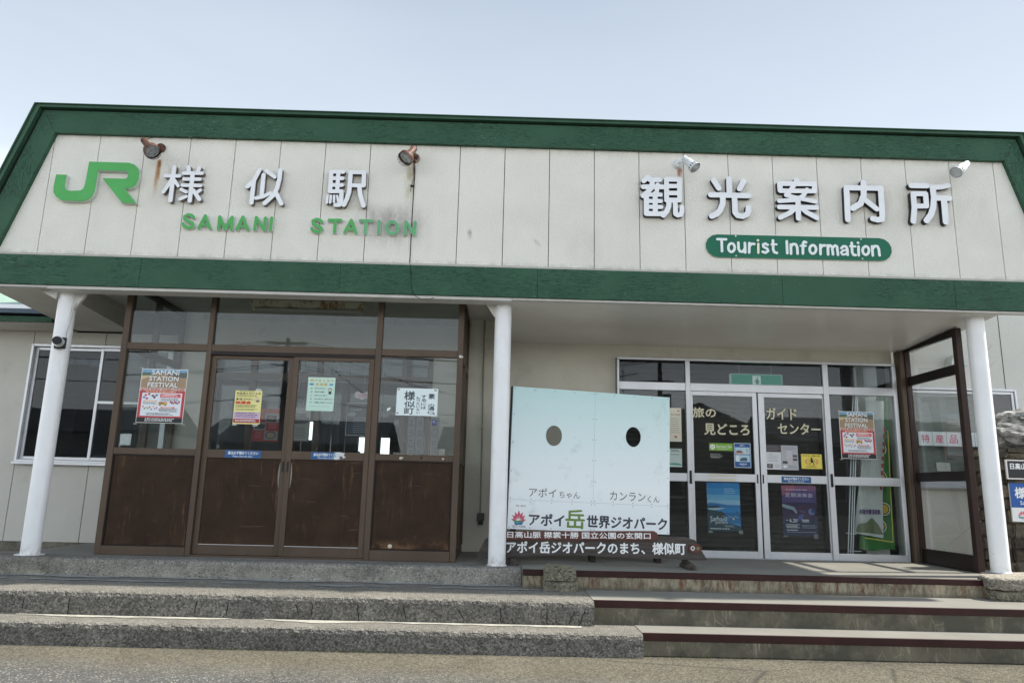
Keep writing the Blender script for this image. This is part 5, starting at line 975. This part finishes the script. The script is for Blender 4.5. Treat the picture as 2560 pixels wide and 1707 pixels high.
# banners and aluminium poles inside the right window (figures on them left out)
b = MB(); n_ = 16; vs = []; GB = simple('green_banner_cloth', rgb(66, 128, 62), .7, var=.15)
for i in range(n_ + 1):
    z = .13 + (1.92 - .13) * i / n_; u = i / n_
    for j in range(7): x = (8.80 + .35 * u) + (.42 - .30 * u) * j / 6; vs.append((x, 1.87 + .018 * math.sin(j * 1.9 + i * .5) , z - .02 * math.sin(j * .9) - (.03 * j / 6 if i == 0 else 0)))
b.add(vs, [(i * 7 + j, i * 7 + j + 1, (i + 1) * 7 + j + 1, (i + 1) * 7 + j) for i in range(n_) for j in range(6)], GB, True)
YE = paint(rgb(224, 214, 70)); b.add([(8.86, 1.838, .24), (9.19, 1.838, .20), (9.19, 1.838, .212), (8.86, 1.838, .252)], [(0, 1, 2, 3)], YE); b.add([(9.185, 1.837, .20), (9.195, 1.837, .20), (9.235, 1.837, 1.5), (9.225, 1.837, 1.5)], [(0, 1, 2, 3)], YE)
for (x_, z_) in ((9.10, .95), (9.11, .58), (9.12, 1.28), (9.05, .38)):
    for k_, (r_, c_) in enumerate(((.078, rgb(225, 222, 205)), (.066, rgb(70, 50, 30)), (.054, rgb(206, 172, 60)))): b.disc((x_, 1.836 - .001 * k_, z_), (0, -1, 0), r_, paint(c_), 11)
gb = b.build('green_banner'); tag(gb, 'green advertising banner with yellow border behind the right window', 'banner')
b = MB(); vs = []
for i in range(n_ + 1):
    u = i / n_; z = .30 + 1.55 * u
    for j in range(6): x = (8.72 + .26 * u) + (.33 - .12 * u) * j / 5; vs.append((x, 1.79 + .012 * math.sin(j * 2.2 + i * .6), z - (.05 * j / 5 if i == 0 else 0)))
b.add(vs, [(i * 6 + j, i * 6 + j + 1, (i + 1) * 6 + j + 1, (i + 1) * 6 + j) for i in range(n_) for j in range(5)], simple('grey_banner_cloth', rgb(200, 202, 198), .7, var=.1), True)
b.text('様似町観光協会', 9.035, 8.785, .515, .575, 1.772, paint(rgb(80, 44, 110)), .03)
b.add([(8.735, 1.773, .32), (8.77, 1.773, .40), (8.86, 1.773, .42), (8.93, 1.773, .48), (9.0, 1.773, .40), (9.05, 1.773, .29)], [(0, 1, 2, 3, 4, 5)], paint(rgb(104, 112, 78)))
for i in range(9): b.box(9.05 + .012 * i, 9.075 + .012 * i, 1.768, 1.770, .80 + .085 * i, .85 + .085 * i, paint(rgb(170, 60, 60)))
tag(b.build('grey_banner'), 'pale grey banner with purple writing in front of the green banner', 'banner')
b = MB()
for dx in (0, .03, .055): b.tube([(8.60 + dx, 1.74, .0), (8.80 + dx, 1.76, 1.9)], .008, M['silver'], 8)
b.tube([(8.60, 1.74, .30), (8.72, 1.745, .29)], .006, M['silver'], 6).tube([(8.60, 1.74, .10), (8.75, 1.72, .10)], .006, M['silver'], 6).box(8.58, 8.76, 1.68, 1.80, 0, .02, M['silver'])
tag(b.build('banner_stand'), 'bundle of leaning silver banner poles behind the right window', 'banner stand')

# ================================================================ PICTURE BOARD AND PLANKS ON THE DECK
X = Vector((1.692, .30, -.036)).normalized(); Zv = Vector((.012, 0.0, 1.0)); Zv = (Zv - X * Zv.dot(X)).normalized(); Yv = Zv.cross(X)
BM = Matrix(((X.x, Yv.x, Zv.x, 4.668), (X.y, Yv.y, Zv.y, .60), (X.z, Yv.z, Zv.z, .315), (0, 0, 0, 1)))
BW, BH = 1.717, 1.430
bt = thing('face_cutout_board', (5.5, .75, .02), 'large pale blue photo board with two face holes standing on the deck', 'board')
cu = bpy.data.curves.new('c', 'CURVE'); cu.dimensions = '2D'; cu.fill_mode = 'BOTH'; cu.extrude = .006
def spl(pts):
    sp = cu.splines.new('POLY'); sp.points.add(len(pts) - 1); sp.use_cyclic_u = True
    for p, q in zip(sp.points, pts): p.co = (q[0], q[1], 0, 1)
HL = (.262 * BW, .662 * BH, .086, .105); HR = (.764 * BW, .688 * BH, .084, .105)
spl([(0, 0), (BW, 0), (BW, BH), (0, BH)])
for cx, cz, rx, rz in (HL, HR): spl([(cx + rx * math.cos(2 * math.pi * i / 40), cz + rz * math.sin(2 * math.pi * i / 40)) for i in range(40)])
co = bpy.data.objects.new('c', cu); COL.objects.link(co); me = bpy.data.meshes.new_from_object(co.evaluated_get(bpy.context.evaluated_depsgraph_get())); bpy.data.objects.remove(co)
t = NT('gradient_printed_panel'); P = t.xyz()
c = t.mix(t.rng(P[2], .75, 1.74, 0, 1), rgb(244, 250, 252), rgb(196, 228, 229)); c = t.mix(t.math('MULTIPLY', t.rng(t.noise(6, 5, .7), .58, .7), .25), c, (.4, .42, .38)); M['board'] = t.fin(c, .35)
XF.append(BM)
q = MB(); q.add([(v.co.x, -v.co.z, v.co.y) for v in me.vertices], [tuple(p.vertices) for p in me.polygons], M['board']); q.build('printed_panel', bt)
MB().box(-.012, -.001, -.012, .055, -.01, BH, paint(rgb(30, 30, 34))).box(0, BW, .010, .05, BH - .05, BH - .006, M['log']).box(0, BW, .010, .05, .01, .06, M['log']).box(.02, .07, .010, .05, .061, BH - .051, M['log']).box(BW - .07, BW - .02, .010, .05, .061, BH - .051, M['log']).box(BW * .5 - .025, BW * .5 + .025, .010, .05, .061, BH - .051, M['log']).build('backing_frame', bt)
ts = MB(); INK = paint(rgb(62, 64, 74)); yk = -.0070
def bx(st, u0, u1, v0, v1, m=INK, bold=.0, y=yk): ts.text(st, u0 * BW, u1 * BW, v0 * BH, v1 * BH, y, m, bold)
bx('アポイ', .122, .287, .226, .288); bx('ちゃん', .305, .432, .224, .272); ts.build('name_caption', bt); ts = MB(); bx('カンラン', .620, .845, .226, .288); bx('くん', .858, .934, .222, .268); ts.build('name_caption', bt); ts = MB()
bx('アポイ', .126, .342, .028, .113, INK, .035); bx('岳', .347, .467, .016, .150, paint(rgb(112, 140, 62)), .02); bx('世界ジオパーク', .478, .985, .026, .116, INK, .035)
ts.build('title_lettering', bt); ts = MB(); bx('Mt. APOI', .050, .105, .152, .166, paint(rgb(150, 70, 80))); bx('GEO PARK', .028, .112, .010, .026, paint(rgb(70, 90, 80)))
ts.build('emblem_lettering', bt)
# lotus emblem: seven pink petals over a green and blue wave
em = MB(); cx, cz = .066 * BW, .055 * BH; pk = paint(rgb(206, 92, 112))
for i, an in enumerate((-78, -50, -25, 0, 25, 50, 78)):
    a = R(90 - an); dx, dz = math.cos(a), math.sin(a); L_ = (.078, .088, .098, .108, .098, .088, .078)[i]; wd = .014
    em.prism([(cx + dx * .018, cz + dz * .018), (cx + dx * L_ * .6 + dz * wd, cz + dz * L_ * .6 - dx * wd), (cx + dx * L_, cz + dz * L_), (cx + dx * L_ * .6 - dz * wd, cz + dz * L_ * .6 + dx * wd)], -.0072 - .0002 * i, -.0062, pk)
for k_, (c_, o_) in enumerate(((rgb(90, 150, 90), 0), (rgb(70, 150, 160), -.014), (rgb(60, 100, 170), -.028))):
    em.prism([(cx - .062 + .008 * k_, cz + .012 + o_), (cx - .02, cz + .002 + o_), (cx + .02, cz + .010 + o_), (cx + .060 - .008 * k_, cz + .004 + o_), (cx + .05 - .008 * k_, cz - .008 + o_), (cx + .01, cz - .006 + o_), (cx - .03, cz - .012 + o_)], -.0074 - .0003 * k_, -.0062, paint(c_))
em.build('lotus_emblem', bt)
sm = MB(); GL = paint(rgb(120, 135, 138))
sm.box(0, BW, -.0066, -.0061, .200 * BH, .2012 * BH, GL).box(.515 * BW, .5158 * BW, -.0066, -.0061, .202 * BH, BH, GL); sm.build('seam', bt)
sc_ = MB(); SCm = paint(rgb(70, 88, 92))
for u in (.012, .135, .262, .385, .505, .526, .640, .765, .885, .988):
    for v in (.012, .188, .212, .985) if .1 < u < .9 else (.012, .188, .212, .4, .6, .8, .985): sc_.disc((u * BW, -.0068, v * BH), (0, -1, 0), .0045, SCm, 7)
for u in (.505, .526):
    for v in (.35, .5, .65, .8): sc_.disc((u * BW, -.0068, v * BH), (0, -1, 0), .0045, SCm, 7)
sc_.build('screw', bt)
MB().box(.05, .10, .051, .10, -.30, .9, M['log']).box(1.60, 1.65, .051, .10, -.28, .9, M['log']).build('upright', bt)
XF.pop()
MB().box(4.72, 6.36, .93, .97, .10, .13, simple('grey_rail', (.16, .155, .15), .6)).box(5.52, 5.57, .72, .97, .002, .12, M['log']).box(6.2, 6.25, .80, .97, .002, .12, M['log']).box(4.72, 4.77, .62, .97, .002, .12, M['log']).build('foot_rail', bt)

XF.append(Matrix.Translation((4.38, .34, .0)) @ Matrix.Rotation(R(-.75), 4, 'Y'))
pl = thing('town_name_plank', (5.45, .34, .02), 'long dark wooden plank lettered in white standing low on the deck', 'sign')
o_ = [(0, .055), (.02, .10), (.075, .215), (.10, .235), (.5, .252), (1.0, .262), (1.6, .270), (2.02, .262), (2.10, .235), (2.18, .10), (2.205, .058), (2.18, .050), (1.9, .058), (1.5, .070), (1.1, .085), (.85, .088), (.5, .072), (.2, .052), (.03, .045)]
MB().prism(o_, -.02, .025, M['plank']).build('plank', pl)
MB().prism([(.17, .222), (1.70, .232), (1.725, .240), (1.735, .262), (1.73, .300), (1.70, .318), (.17, .302)], -.045, -.0205, M['plank_red']).build('upper_plank', pl)
WI = paint(rgb(236, 238, 238)); q = MB()
q.text('アポイ岳ジオパークのまち、様似町', .285, 2.005, .098, .213, -.0212, WI, .03); q.text('日高山脈 襟裳十勝 国立公園の玄関口', .293, 1.665, .242, .303, -.0460, WI, .02); q.build('white_lettering', pl)
MB().prism([(2.03, .148), (2.05, .125), (2.11, .115), (2.15, .135), (2.155, .175), (2.12, .205), (2.06, .20), (2.035, .18)], -.035, -.0205, M['plank_red']).build('crest_block', pl)
q = MB()
for i in range(10):
    a = 2 * math.pi * i / 10; q.capsule((2.068 + .014 * math.cos(a), .162 + .014 * math.sin(a)), (2.068 + .019 * math.cos(a), .162 + .019 * math.sin(a)), .0035, -.0362 - .0001 * i, -.0352, WI)
q.disc((2.118, -.0362, .160), (0, -1, 0), .016, paint(rgb(120, 120, 90)), 10).build('town_crest', pl)
XF.pop()
MB().prism([(4.70, .001), (4.782, .001), (4.782, .028), (4.765, .050), (4.74, .060), (4.70, .058)], .20, .50, M['log']).build('log_foot', pl)
b = MB().box(6.36, 6.44, .16, .50, .001, .040, M['log'], .008); b.tube([(6.39, .42, .055), (6.415, .14, .025)], [.030, .024], M['log'], 7).build('log_foot', pl)

# concrete blocks, stone base
tag(rough_step('concrete_block', 4.985, 5.285, -.285, -.130, -.072, -.1565, M['block'], .008, .03), 'lower of the two mossy concrete blocks stacked before the deck edge', 'block', 'stacked concrete blocks'); 
b = MB(); b.prism([(4.992, -.070), (5.272, -.070), (5.270, .015), (5.235, .052), (5.025, .056), (4.992, .020)], -.280, -.130, M['block']); o = b.build('concrete_block'); tag(o, 'upper concrete block with chamfered top, stacked before the deck edge', 'block', 'stacked concrete blocks')
for o in bpy.data.objects:
    if o.name.startswith('concrete_block') and 'kind' in o: del o['kind']
def rock(name, c, r, m, seed, sub=3, amp=.25, parent=None, flat=None):
    b = bmesh.new(); bmesh.ops.create_icosphere(b, subdivisions=sub, radius=1)
    for v in b.verts:
        p = v.co.copy(); d = 1 + amp * mnoise.noise(p * 1.3 + Vector((seed, seed, 0))) + amp * .55 * mnoise.noise(p * 3.1 + Vector((seed * 2, 0, seed))) + amp * .45 * (.5 - abs(mnoise.noise(p * 5 + Vector((seed, 0, 0))))) + amp * .25 * mnoise.noise(p * 11)
        q = p * d; k_ = 4; q = q + p * (.10 * (1 - 2 * abs(mnoise.noise(p * 2.2 + Vector((seed, 1, 2)))))); v.co = Vector((q.x * r[0], q.y * r[1], q.z * r[2])) + Vector(c)
        if flat is not None: v.co.z = max(v.co.z, flat)
    mb = MB(); b.verts.index_update(); mb.add([tuple(v.co) for v in b.verts], [tuple(v.index for v in f.verts) for f in b.faces], m); b.free(); return mb.build(name, parent)
def slab(x0, x1, y0, y1, z0, z1, m, seed, name, parent=None, jit=.008):
    b = bmesh.new(); bmesh.ops.create_cube(b, size=1); bmesh.ops.bevel(b, geom=b.edges[:], offset=.10, segments=2, affect='EDGES'); bmesh.ops.triangulate(b, faces=b.faces[:])
    bmesh.ops.subdivide_edges(b, edges=b.edges[:], cuts=1)
    for v in b.verts:
        p = Vector((x0 + (v.co.x + .5) * (x1 - x0), y0 + (v.co.y + .5) * (y1 - y0), z0 + (v.co.z + .5) * (z1 - z0)))
        p += Vector((mnoise.noise(p * 12 + Vector((seed, 0, 0))), mnoise.noise(p * 12 + Vector((0, seed, 0))), mnoise.noise(p * 12 + Vector((0, 0, seed))))) * jit * 2; v.co = p
    b.verts.index_update(); mb = MB(); mb.add([tuple(v.co) for v in b.verts], [tuple(v.index for v in f.verts) for f in b.faces], m); b.free(); return mb.build(name, parent)
sb = thing('post_base_stones', (9.34, .08, -.155), 'two stacked pale stone blocks under the right white post', 'base stone')
def polyslab(pts, z0, z1, m, seed, bev=.03, amp=.006):
    q = bmesh.new(); lo = [q.verts.new((x, y, z0)) for x, y in pts]; hi = [q.verts.new((x, y, z1)) for x, y in pts]; n = len(pts)
    q.faces.new(lo[::-1]); q.faces.new(hi); [q.faces.new((lo[i], lo[(i + 1) % n], hi[(i + 1) % n], hi[i])) for i in range(n)]
    bmesh.ops.recalc_face_normals(q, faces=q.faces[:]); bmesh.ops.bevel(q, geom=q.edges[:], offset=bev, segments=3, affect='EDGES', profile=.6); bmesh.ops.triangulate(q, faces=q.faces[:])
    bmesh.ops.subdivide_edges(q, edges=q.edges[:], cuts=3, use_grid_fill=True)
    for v in q.verts:
        p = v.co * 14 + Vector((seed, seed, 0)); v.co += Vector((mnoise.noise(p), mnoise.noise(p + Vector((9, 0, 0))), mnoise.noise(p + Vector((0, 9, 0))))) * amp * 2
    q.verts.index_update(); mb = MB(); mb.add([tuple(v.co) for v in q.verts], [tuple(v.index for v in f.verts) for f in q.faces], m); q.free(); return mb.build('stone', sb)
OC = [(9.00, -.30), (8.915, -.21), (8.97, -.02), (9.20, .30), (9.62, .36), (9.74, .20), (9.74, -.22), (9.66, -.30)]
polyslab(OC, -.068, .038, M['base_stone'], 3); polyslab([(x + (.015 if x < 9.3 else -.01), y + (.012 if y < 0 else 0)) for x, y in OC], -.158, -.074, M['block'], 8)
MB().tube([(9.50, -.294, .012), (9.50, -.30, -.010), (9.51, -.302, -.018), (9.60, -.302, -.018), (9.61, -.30, -.010), (9.61, -.294, .012)], .004, M['rust'], 6).build('iron_handle', sb)

# ================================================================ STONE GATE WALL WITH SIGNS AND ROCKS
gw = thing('stone_gate_wall', (10.9, 1.1, -.15), 'dark rough stone pier at the right edge behind the white post', 'stone wall')
MB().box(9.80, 12.2, .905, 1.14, -.15, 1.20, M['mortar']).build('core', gw)
random.seed(21); z = -.150; row = 0
while z < 1.19:
    h = random.uniform(.11, .19); h = min(h, 1.215 - z); x = 9.63 + random.uniform(-.02, .06)
    while x < 12.1:
        wd = random.uniform(.14, .32); y0 = .862 + random.uniform(-.008, .014)
        slab(x + .004, x + wd - .004, y0, .97, z + .004 + random.uniform(-.005, .005), z + h - .004, M[random.choice(('stoneA', 'stoneA', 'stoneB', 'stoneB', 'stoneC'))], x * 7 + z * 13, 'stone', gw, .012); x += wd
    if True:
        yy = .98
        while yy < 1.1: d_ = .13; slab(9.76 + random.uniform(-.02, .02), 9.90, yy, yy + d_ - .006, z + .004, z + h - .004, M[random.choice(('stoneA', 'stoneA', 'stoneB', 'stoneB', 'stoneC'))], yy * 31 + z * 3, 'stone', gw, .014); yy += d_
    z += h; row += 1
slab(9.80, 12.15, .90, 1.16, 1.205, 1.255, M['stoneB'], 5, 'cap_stone', gw, .012)
tag(rock('ornamental_rock', (10.46, 1.04, 1.395), (.43, .20, .155), M['rock'], 3.3, 4, .35, flat=1.256), 'pale veined rock lying on top of the stone pier', 'rock', 'rocks on the stone pier')
tag(rock('ornamental_rock', (10.52, 1.08, 1.585), (.38, .17, .12), M['rock'], 8.1, 4, .35, flat=1.50), 'upper pale rock balanced on the lower rock of the pier', 'rock', 'rocks on the stone pier')
s = Sheet(9.925, 10.62, .930, 1.133, .832, rgb(230, 226, 222), .35, .02); s.r(.022, .06, .978, .94, BLK); s.t('日高山脈', .06, .17, .40, .50, WHT, .03); s.t('襟裳十勝国立公園', .42, .20, .95, .48, WHT, .02)
tag(s.build('black_sign'), 'black sign with white border fixed high on the stone pier', 'sign')
s = Sheet(9.938, 10.58, .495, .890, .834, rgb(232, 234, 232), .35, .018); s.r(0, 0, 1, .635, rgb(24, 84, 160)); s.t('様似町', .075, .10, .62, .40, WHT, .03); s.t('Samani', .15, .46, .40, .56, WHT, .02)
for i, an in enumerate((-70, -42, -15, 15, 42, 70)):
    a = R(90 - an); u0, v0 = .17, .86; s.poly([(u0 + .02 * math.cos(a), v0 - .03 * math.sin(a)), (u0 + .06 * math.cos(a) + .015 * math.sin(a), v0 - .10 * math.sin(a) + .022 * math.cos(a)), (u0 + .085 * math.cos(a), v0 - .15 * math.sin(a)), (u0 + .06 * math.cos(a) - .015 * math.sin(a), v0 - .10 * math.sin(a) - .022 * math.cos(a))], rgb(214, 92, 112))
s.line([(.09, .865), (.15, .885), (.2, .87), (.25, .88)], .012, rgb(80, 150, 130)); s.line([(.10, .89), (.16, .91), (.24, .90)], .010, rgb(70, 120, 170)); s.lines(.13, .94, .22, .955, 1, rgb(120, 90, 90), 1); s.t('アポイ岳', .30, .80, .70, .90, INK.name and rgb(60, 64, 72), .02)
tag(s.build('blue_sign'), 'blue and white town sign with a pink lotus fixed on the stone pier', 'sign')

# special products notices in the wing window
for i, ch in enumerate(('特', '産', '品', '', '販')):
    x_ = 9.668 + .1735 * i; s = Sheet(x_, x_ + .168, 1.343, 1.513, 1.962, rgb(222, 230, 232))
    if ch: s.t(ch, .2, .2, .8, .8, rgb(206, 70, 110), .012)
    tag(s.build('window_notice'), ('white card with a pink character in the wing window, ' + ('leftmost of the row', 'second from the left', 'third from the left', '', 'beside the right post')[i] if ch else 'blank white card hidden behind the wind screen stile'), 'notice', 'pink lettered cards in the wing window')
s = Sheet(9.915, 10.085, 1.045, 1.148, 2.058, rgb(214, 216, 208)); s.lines(.15, .2, .85, .8, 4, rgb(160, 160, 155), 2, .2); tag(s.build('small_notice'), 'small pale notice low in the blind covered wing window', 'notice')

# ================================================================ ACROSS THE STREET (seen only as reflections in the glass)
HW = simple('dark_brown_clapboard', (.12, .105, .09), .7, var=.2); HR2 = simple('slate_roof', (.10, .105, .115), .5, var=.2); HC = simple('pale_house_wall', (.30, .30, .29), .7, var=.1); WD = M['int_dark']
def house(x, y, w_, d_, h, rh, wall, label, ridge_x=True, boards=False):
    t = thing('house', (x, y, -.5), label, 'house', 'houses across the street')
    b = MB(); b.box(x - w_ / 2, x + w_ / 2, y - d_, y, -.5, h, wall); 
    if boards:
        for i in range(int((h + .5) / .25)): b.box(x - w_ / 2, x + w_ / 2, y + .001, y + .02, -.5 + i * .25 + .02, -.5 + i * .25 + .24, wall)
    if not ridge_x: b.prism([(x - w_ / 2, h), (x + w_ / 2, h), (x, h + rh)], y - d_, y, wall)
    b.build('wall', t); o = .5
    if ridge_x: MB().prismx([(y + o, h - .1), (y + o, h), (y - d_ / 2, h + rh), (y - d_ - o, h), (y - d_ - o, h - .1), (y - d_ / 2, h + rh - .15)], x - w_ / 2 - o, x + w_ / 2 + o, HR2).build('roof', t)
    else: MB().prism([(x - w_ / 2 - o, h - .15), (x, h + rh + .1), (x + w_ / 2 + o, h - .15), (x, h + rh - .1)], y - d_ - o, y + o, HR2).build('roof', t)
    for i in range(int(w_ / 2.6)):
        for zz in ((.5, 1.7), (3.2, 4.4)) if h > 4.5 else ((.5, 1.8),):
            xx_ = x - w_ / 2 + 1.3 + i * 2.6; f = MB().frame(xx_ - .6, xx_ + .6, zz[0], zz[1], y + .02, y + .08, .06, SI).build('window', t); MB().box(xx_ - .54, xx_ + .54, y + .025, y + .03, zz[0] + .06, zz[1] - .06, WD).build('pane', f)
    return t
house(-26, -44, 12, 8, 4.2, 2.0, HC, 'pale two storey house across the street, far left')
house(-9, -40, 11, 8, 3.4, 1.8, HW, 'low dark clapboard house across the street facing the porch', True, True)
house(5, -46, 9, 8, 3.6, 1.9, HC, 'pale house with slate roof across the street')
house(17, -36, 11, 9, 4.0, 2.3, HW, 'dark clapboard gabled house across the street opposite the silver doors', False, True)
house(31, -42, 13, 9, 4.6, 2.2, HW, 'dark house across the street, far right', True, True)
house(47, -40, 12, 9, 3.8, 2.0, HC, 'pale house across the street, beyond the dark ones')
def pole(x, y, h, label):
    t = thing('utility_pole', (x, y, -.5), label, 'utility pole', 'utility poles across the street'); PC = M['mortar']
    MB().tube([(x, y, -.5), (x, y, h)], [.19, .12], PC, 14).build('shaft', t)
    for z_, w_ in ((h - .35, 1.1), (h - 1.6, .8), (h - 3.3, .7)): MB().box(x - w_, x + w_, y + .14, y + .24, z_, z_ + .10, M['wire']).build('crossarm', t)
    MB().tube([(x + .38, y + .1, h - 3.1), (x + .38, y + .1, h - 2.3)], .24, M['wire'], 14).build('transformer', t); return t
pole(-7.6, -33, 8.8, 'grey utility pole across the street left of the station'); pole(14, -33, 8.8, 'grey utility pole across the street right of the station'); pole(-32, -33, 8.8, 'grey utility pole across the street far left')
wb = MB()
for dx, z_ in ((-.9, 8.6), (0, 8.6), (.9, 8.6), (-.6, 7.3), (.6, 7.3), (0, 5.6)):
    for xa, xb in ((-32, -7.6), (-7.6, 14)): wb.tube([(xa + dx + (xb - xa) * i / 12, -32.8, z_ - .9 * (1 - (2 * i / 12 - 1) ** 2)) for i in range(13)], .022, M['wire'], 4, False)
for a in ((-7.6, 14.0),): wb.tube([(-7.0, -32.8, 8.5), (-2, -30.5, 5.0), (3, -29, 3.6)], .02, M['wire'], 4, False).tube([(-7.0, -32.8, 8.5), (0, -31.0, 6.0), (8, -29, 4.2)], .02, M['wire'], 4, False)
tag(wb.build('overhead_wires'), 'sagging overhead wires strung between the utility poles', 'wires')
t = thing('roof_antenna', (12.5, -38, 5), 'tall roof television antenna on the gabled house across the street', 'antenna')
MB().tube([(12.6, -38, 4.4), (12.6, -38, 9.0)], .035, M['wire'], 6).build('mast', t); b = MB().tube([(11.2, -38, 8.0), (13.6, -37.4, 8.5)], .03, M['wire'], 5)
for i in range(7): b.tube([(11.4 + .33 * i, -38.3, 8.05 + .06 * i), (11.4 + .33 * i, -37.2, 8.05 + .06 * i)], .018, M['wire'], 4)
b.build('aerial', t)
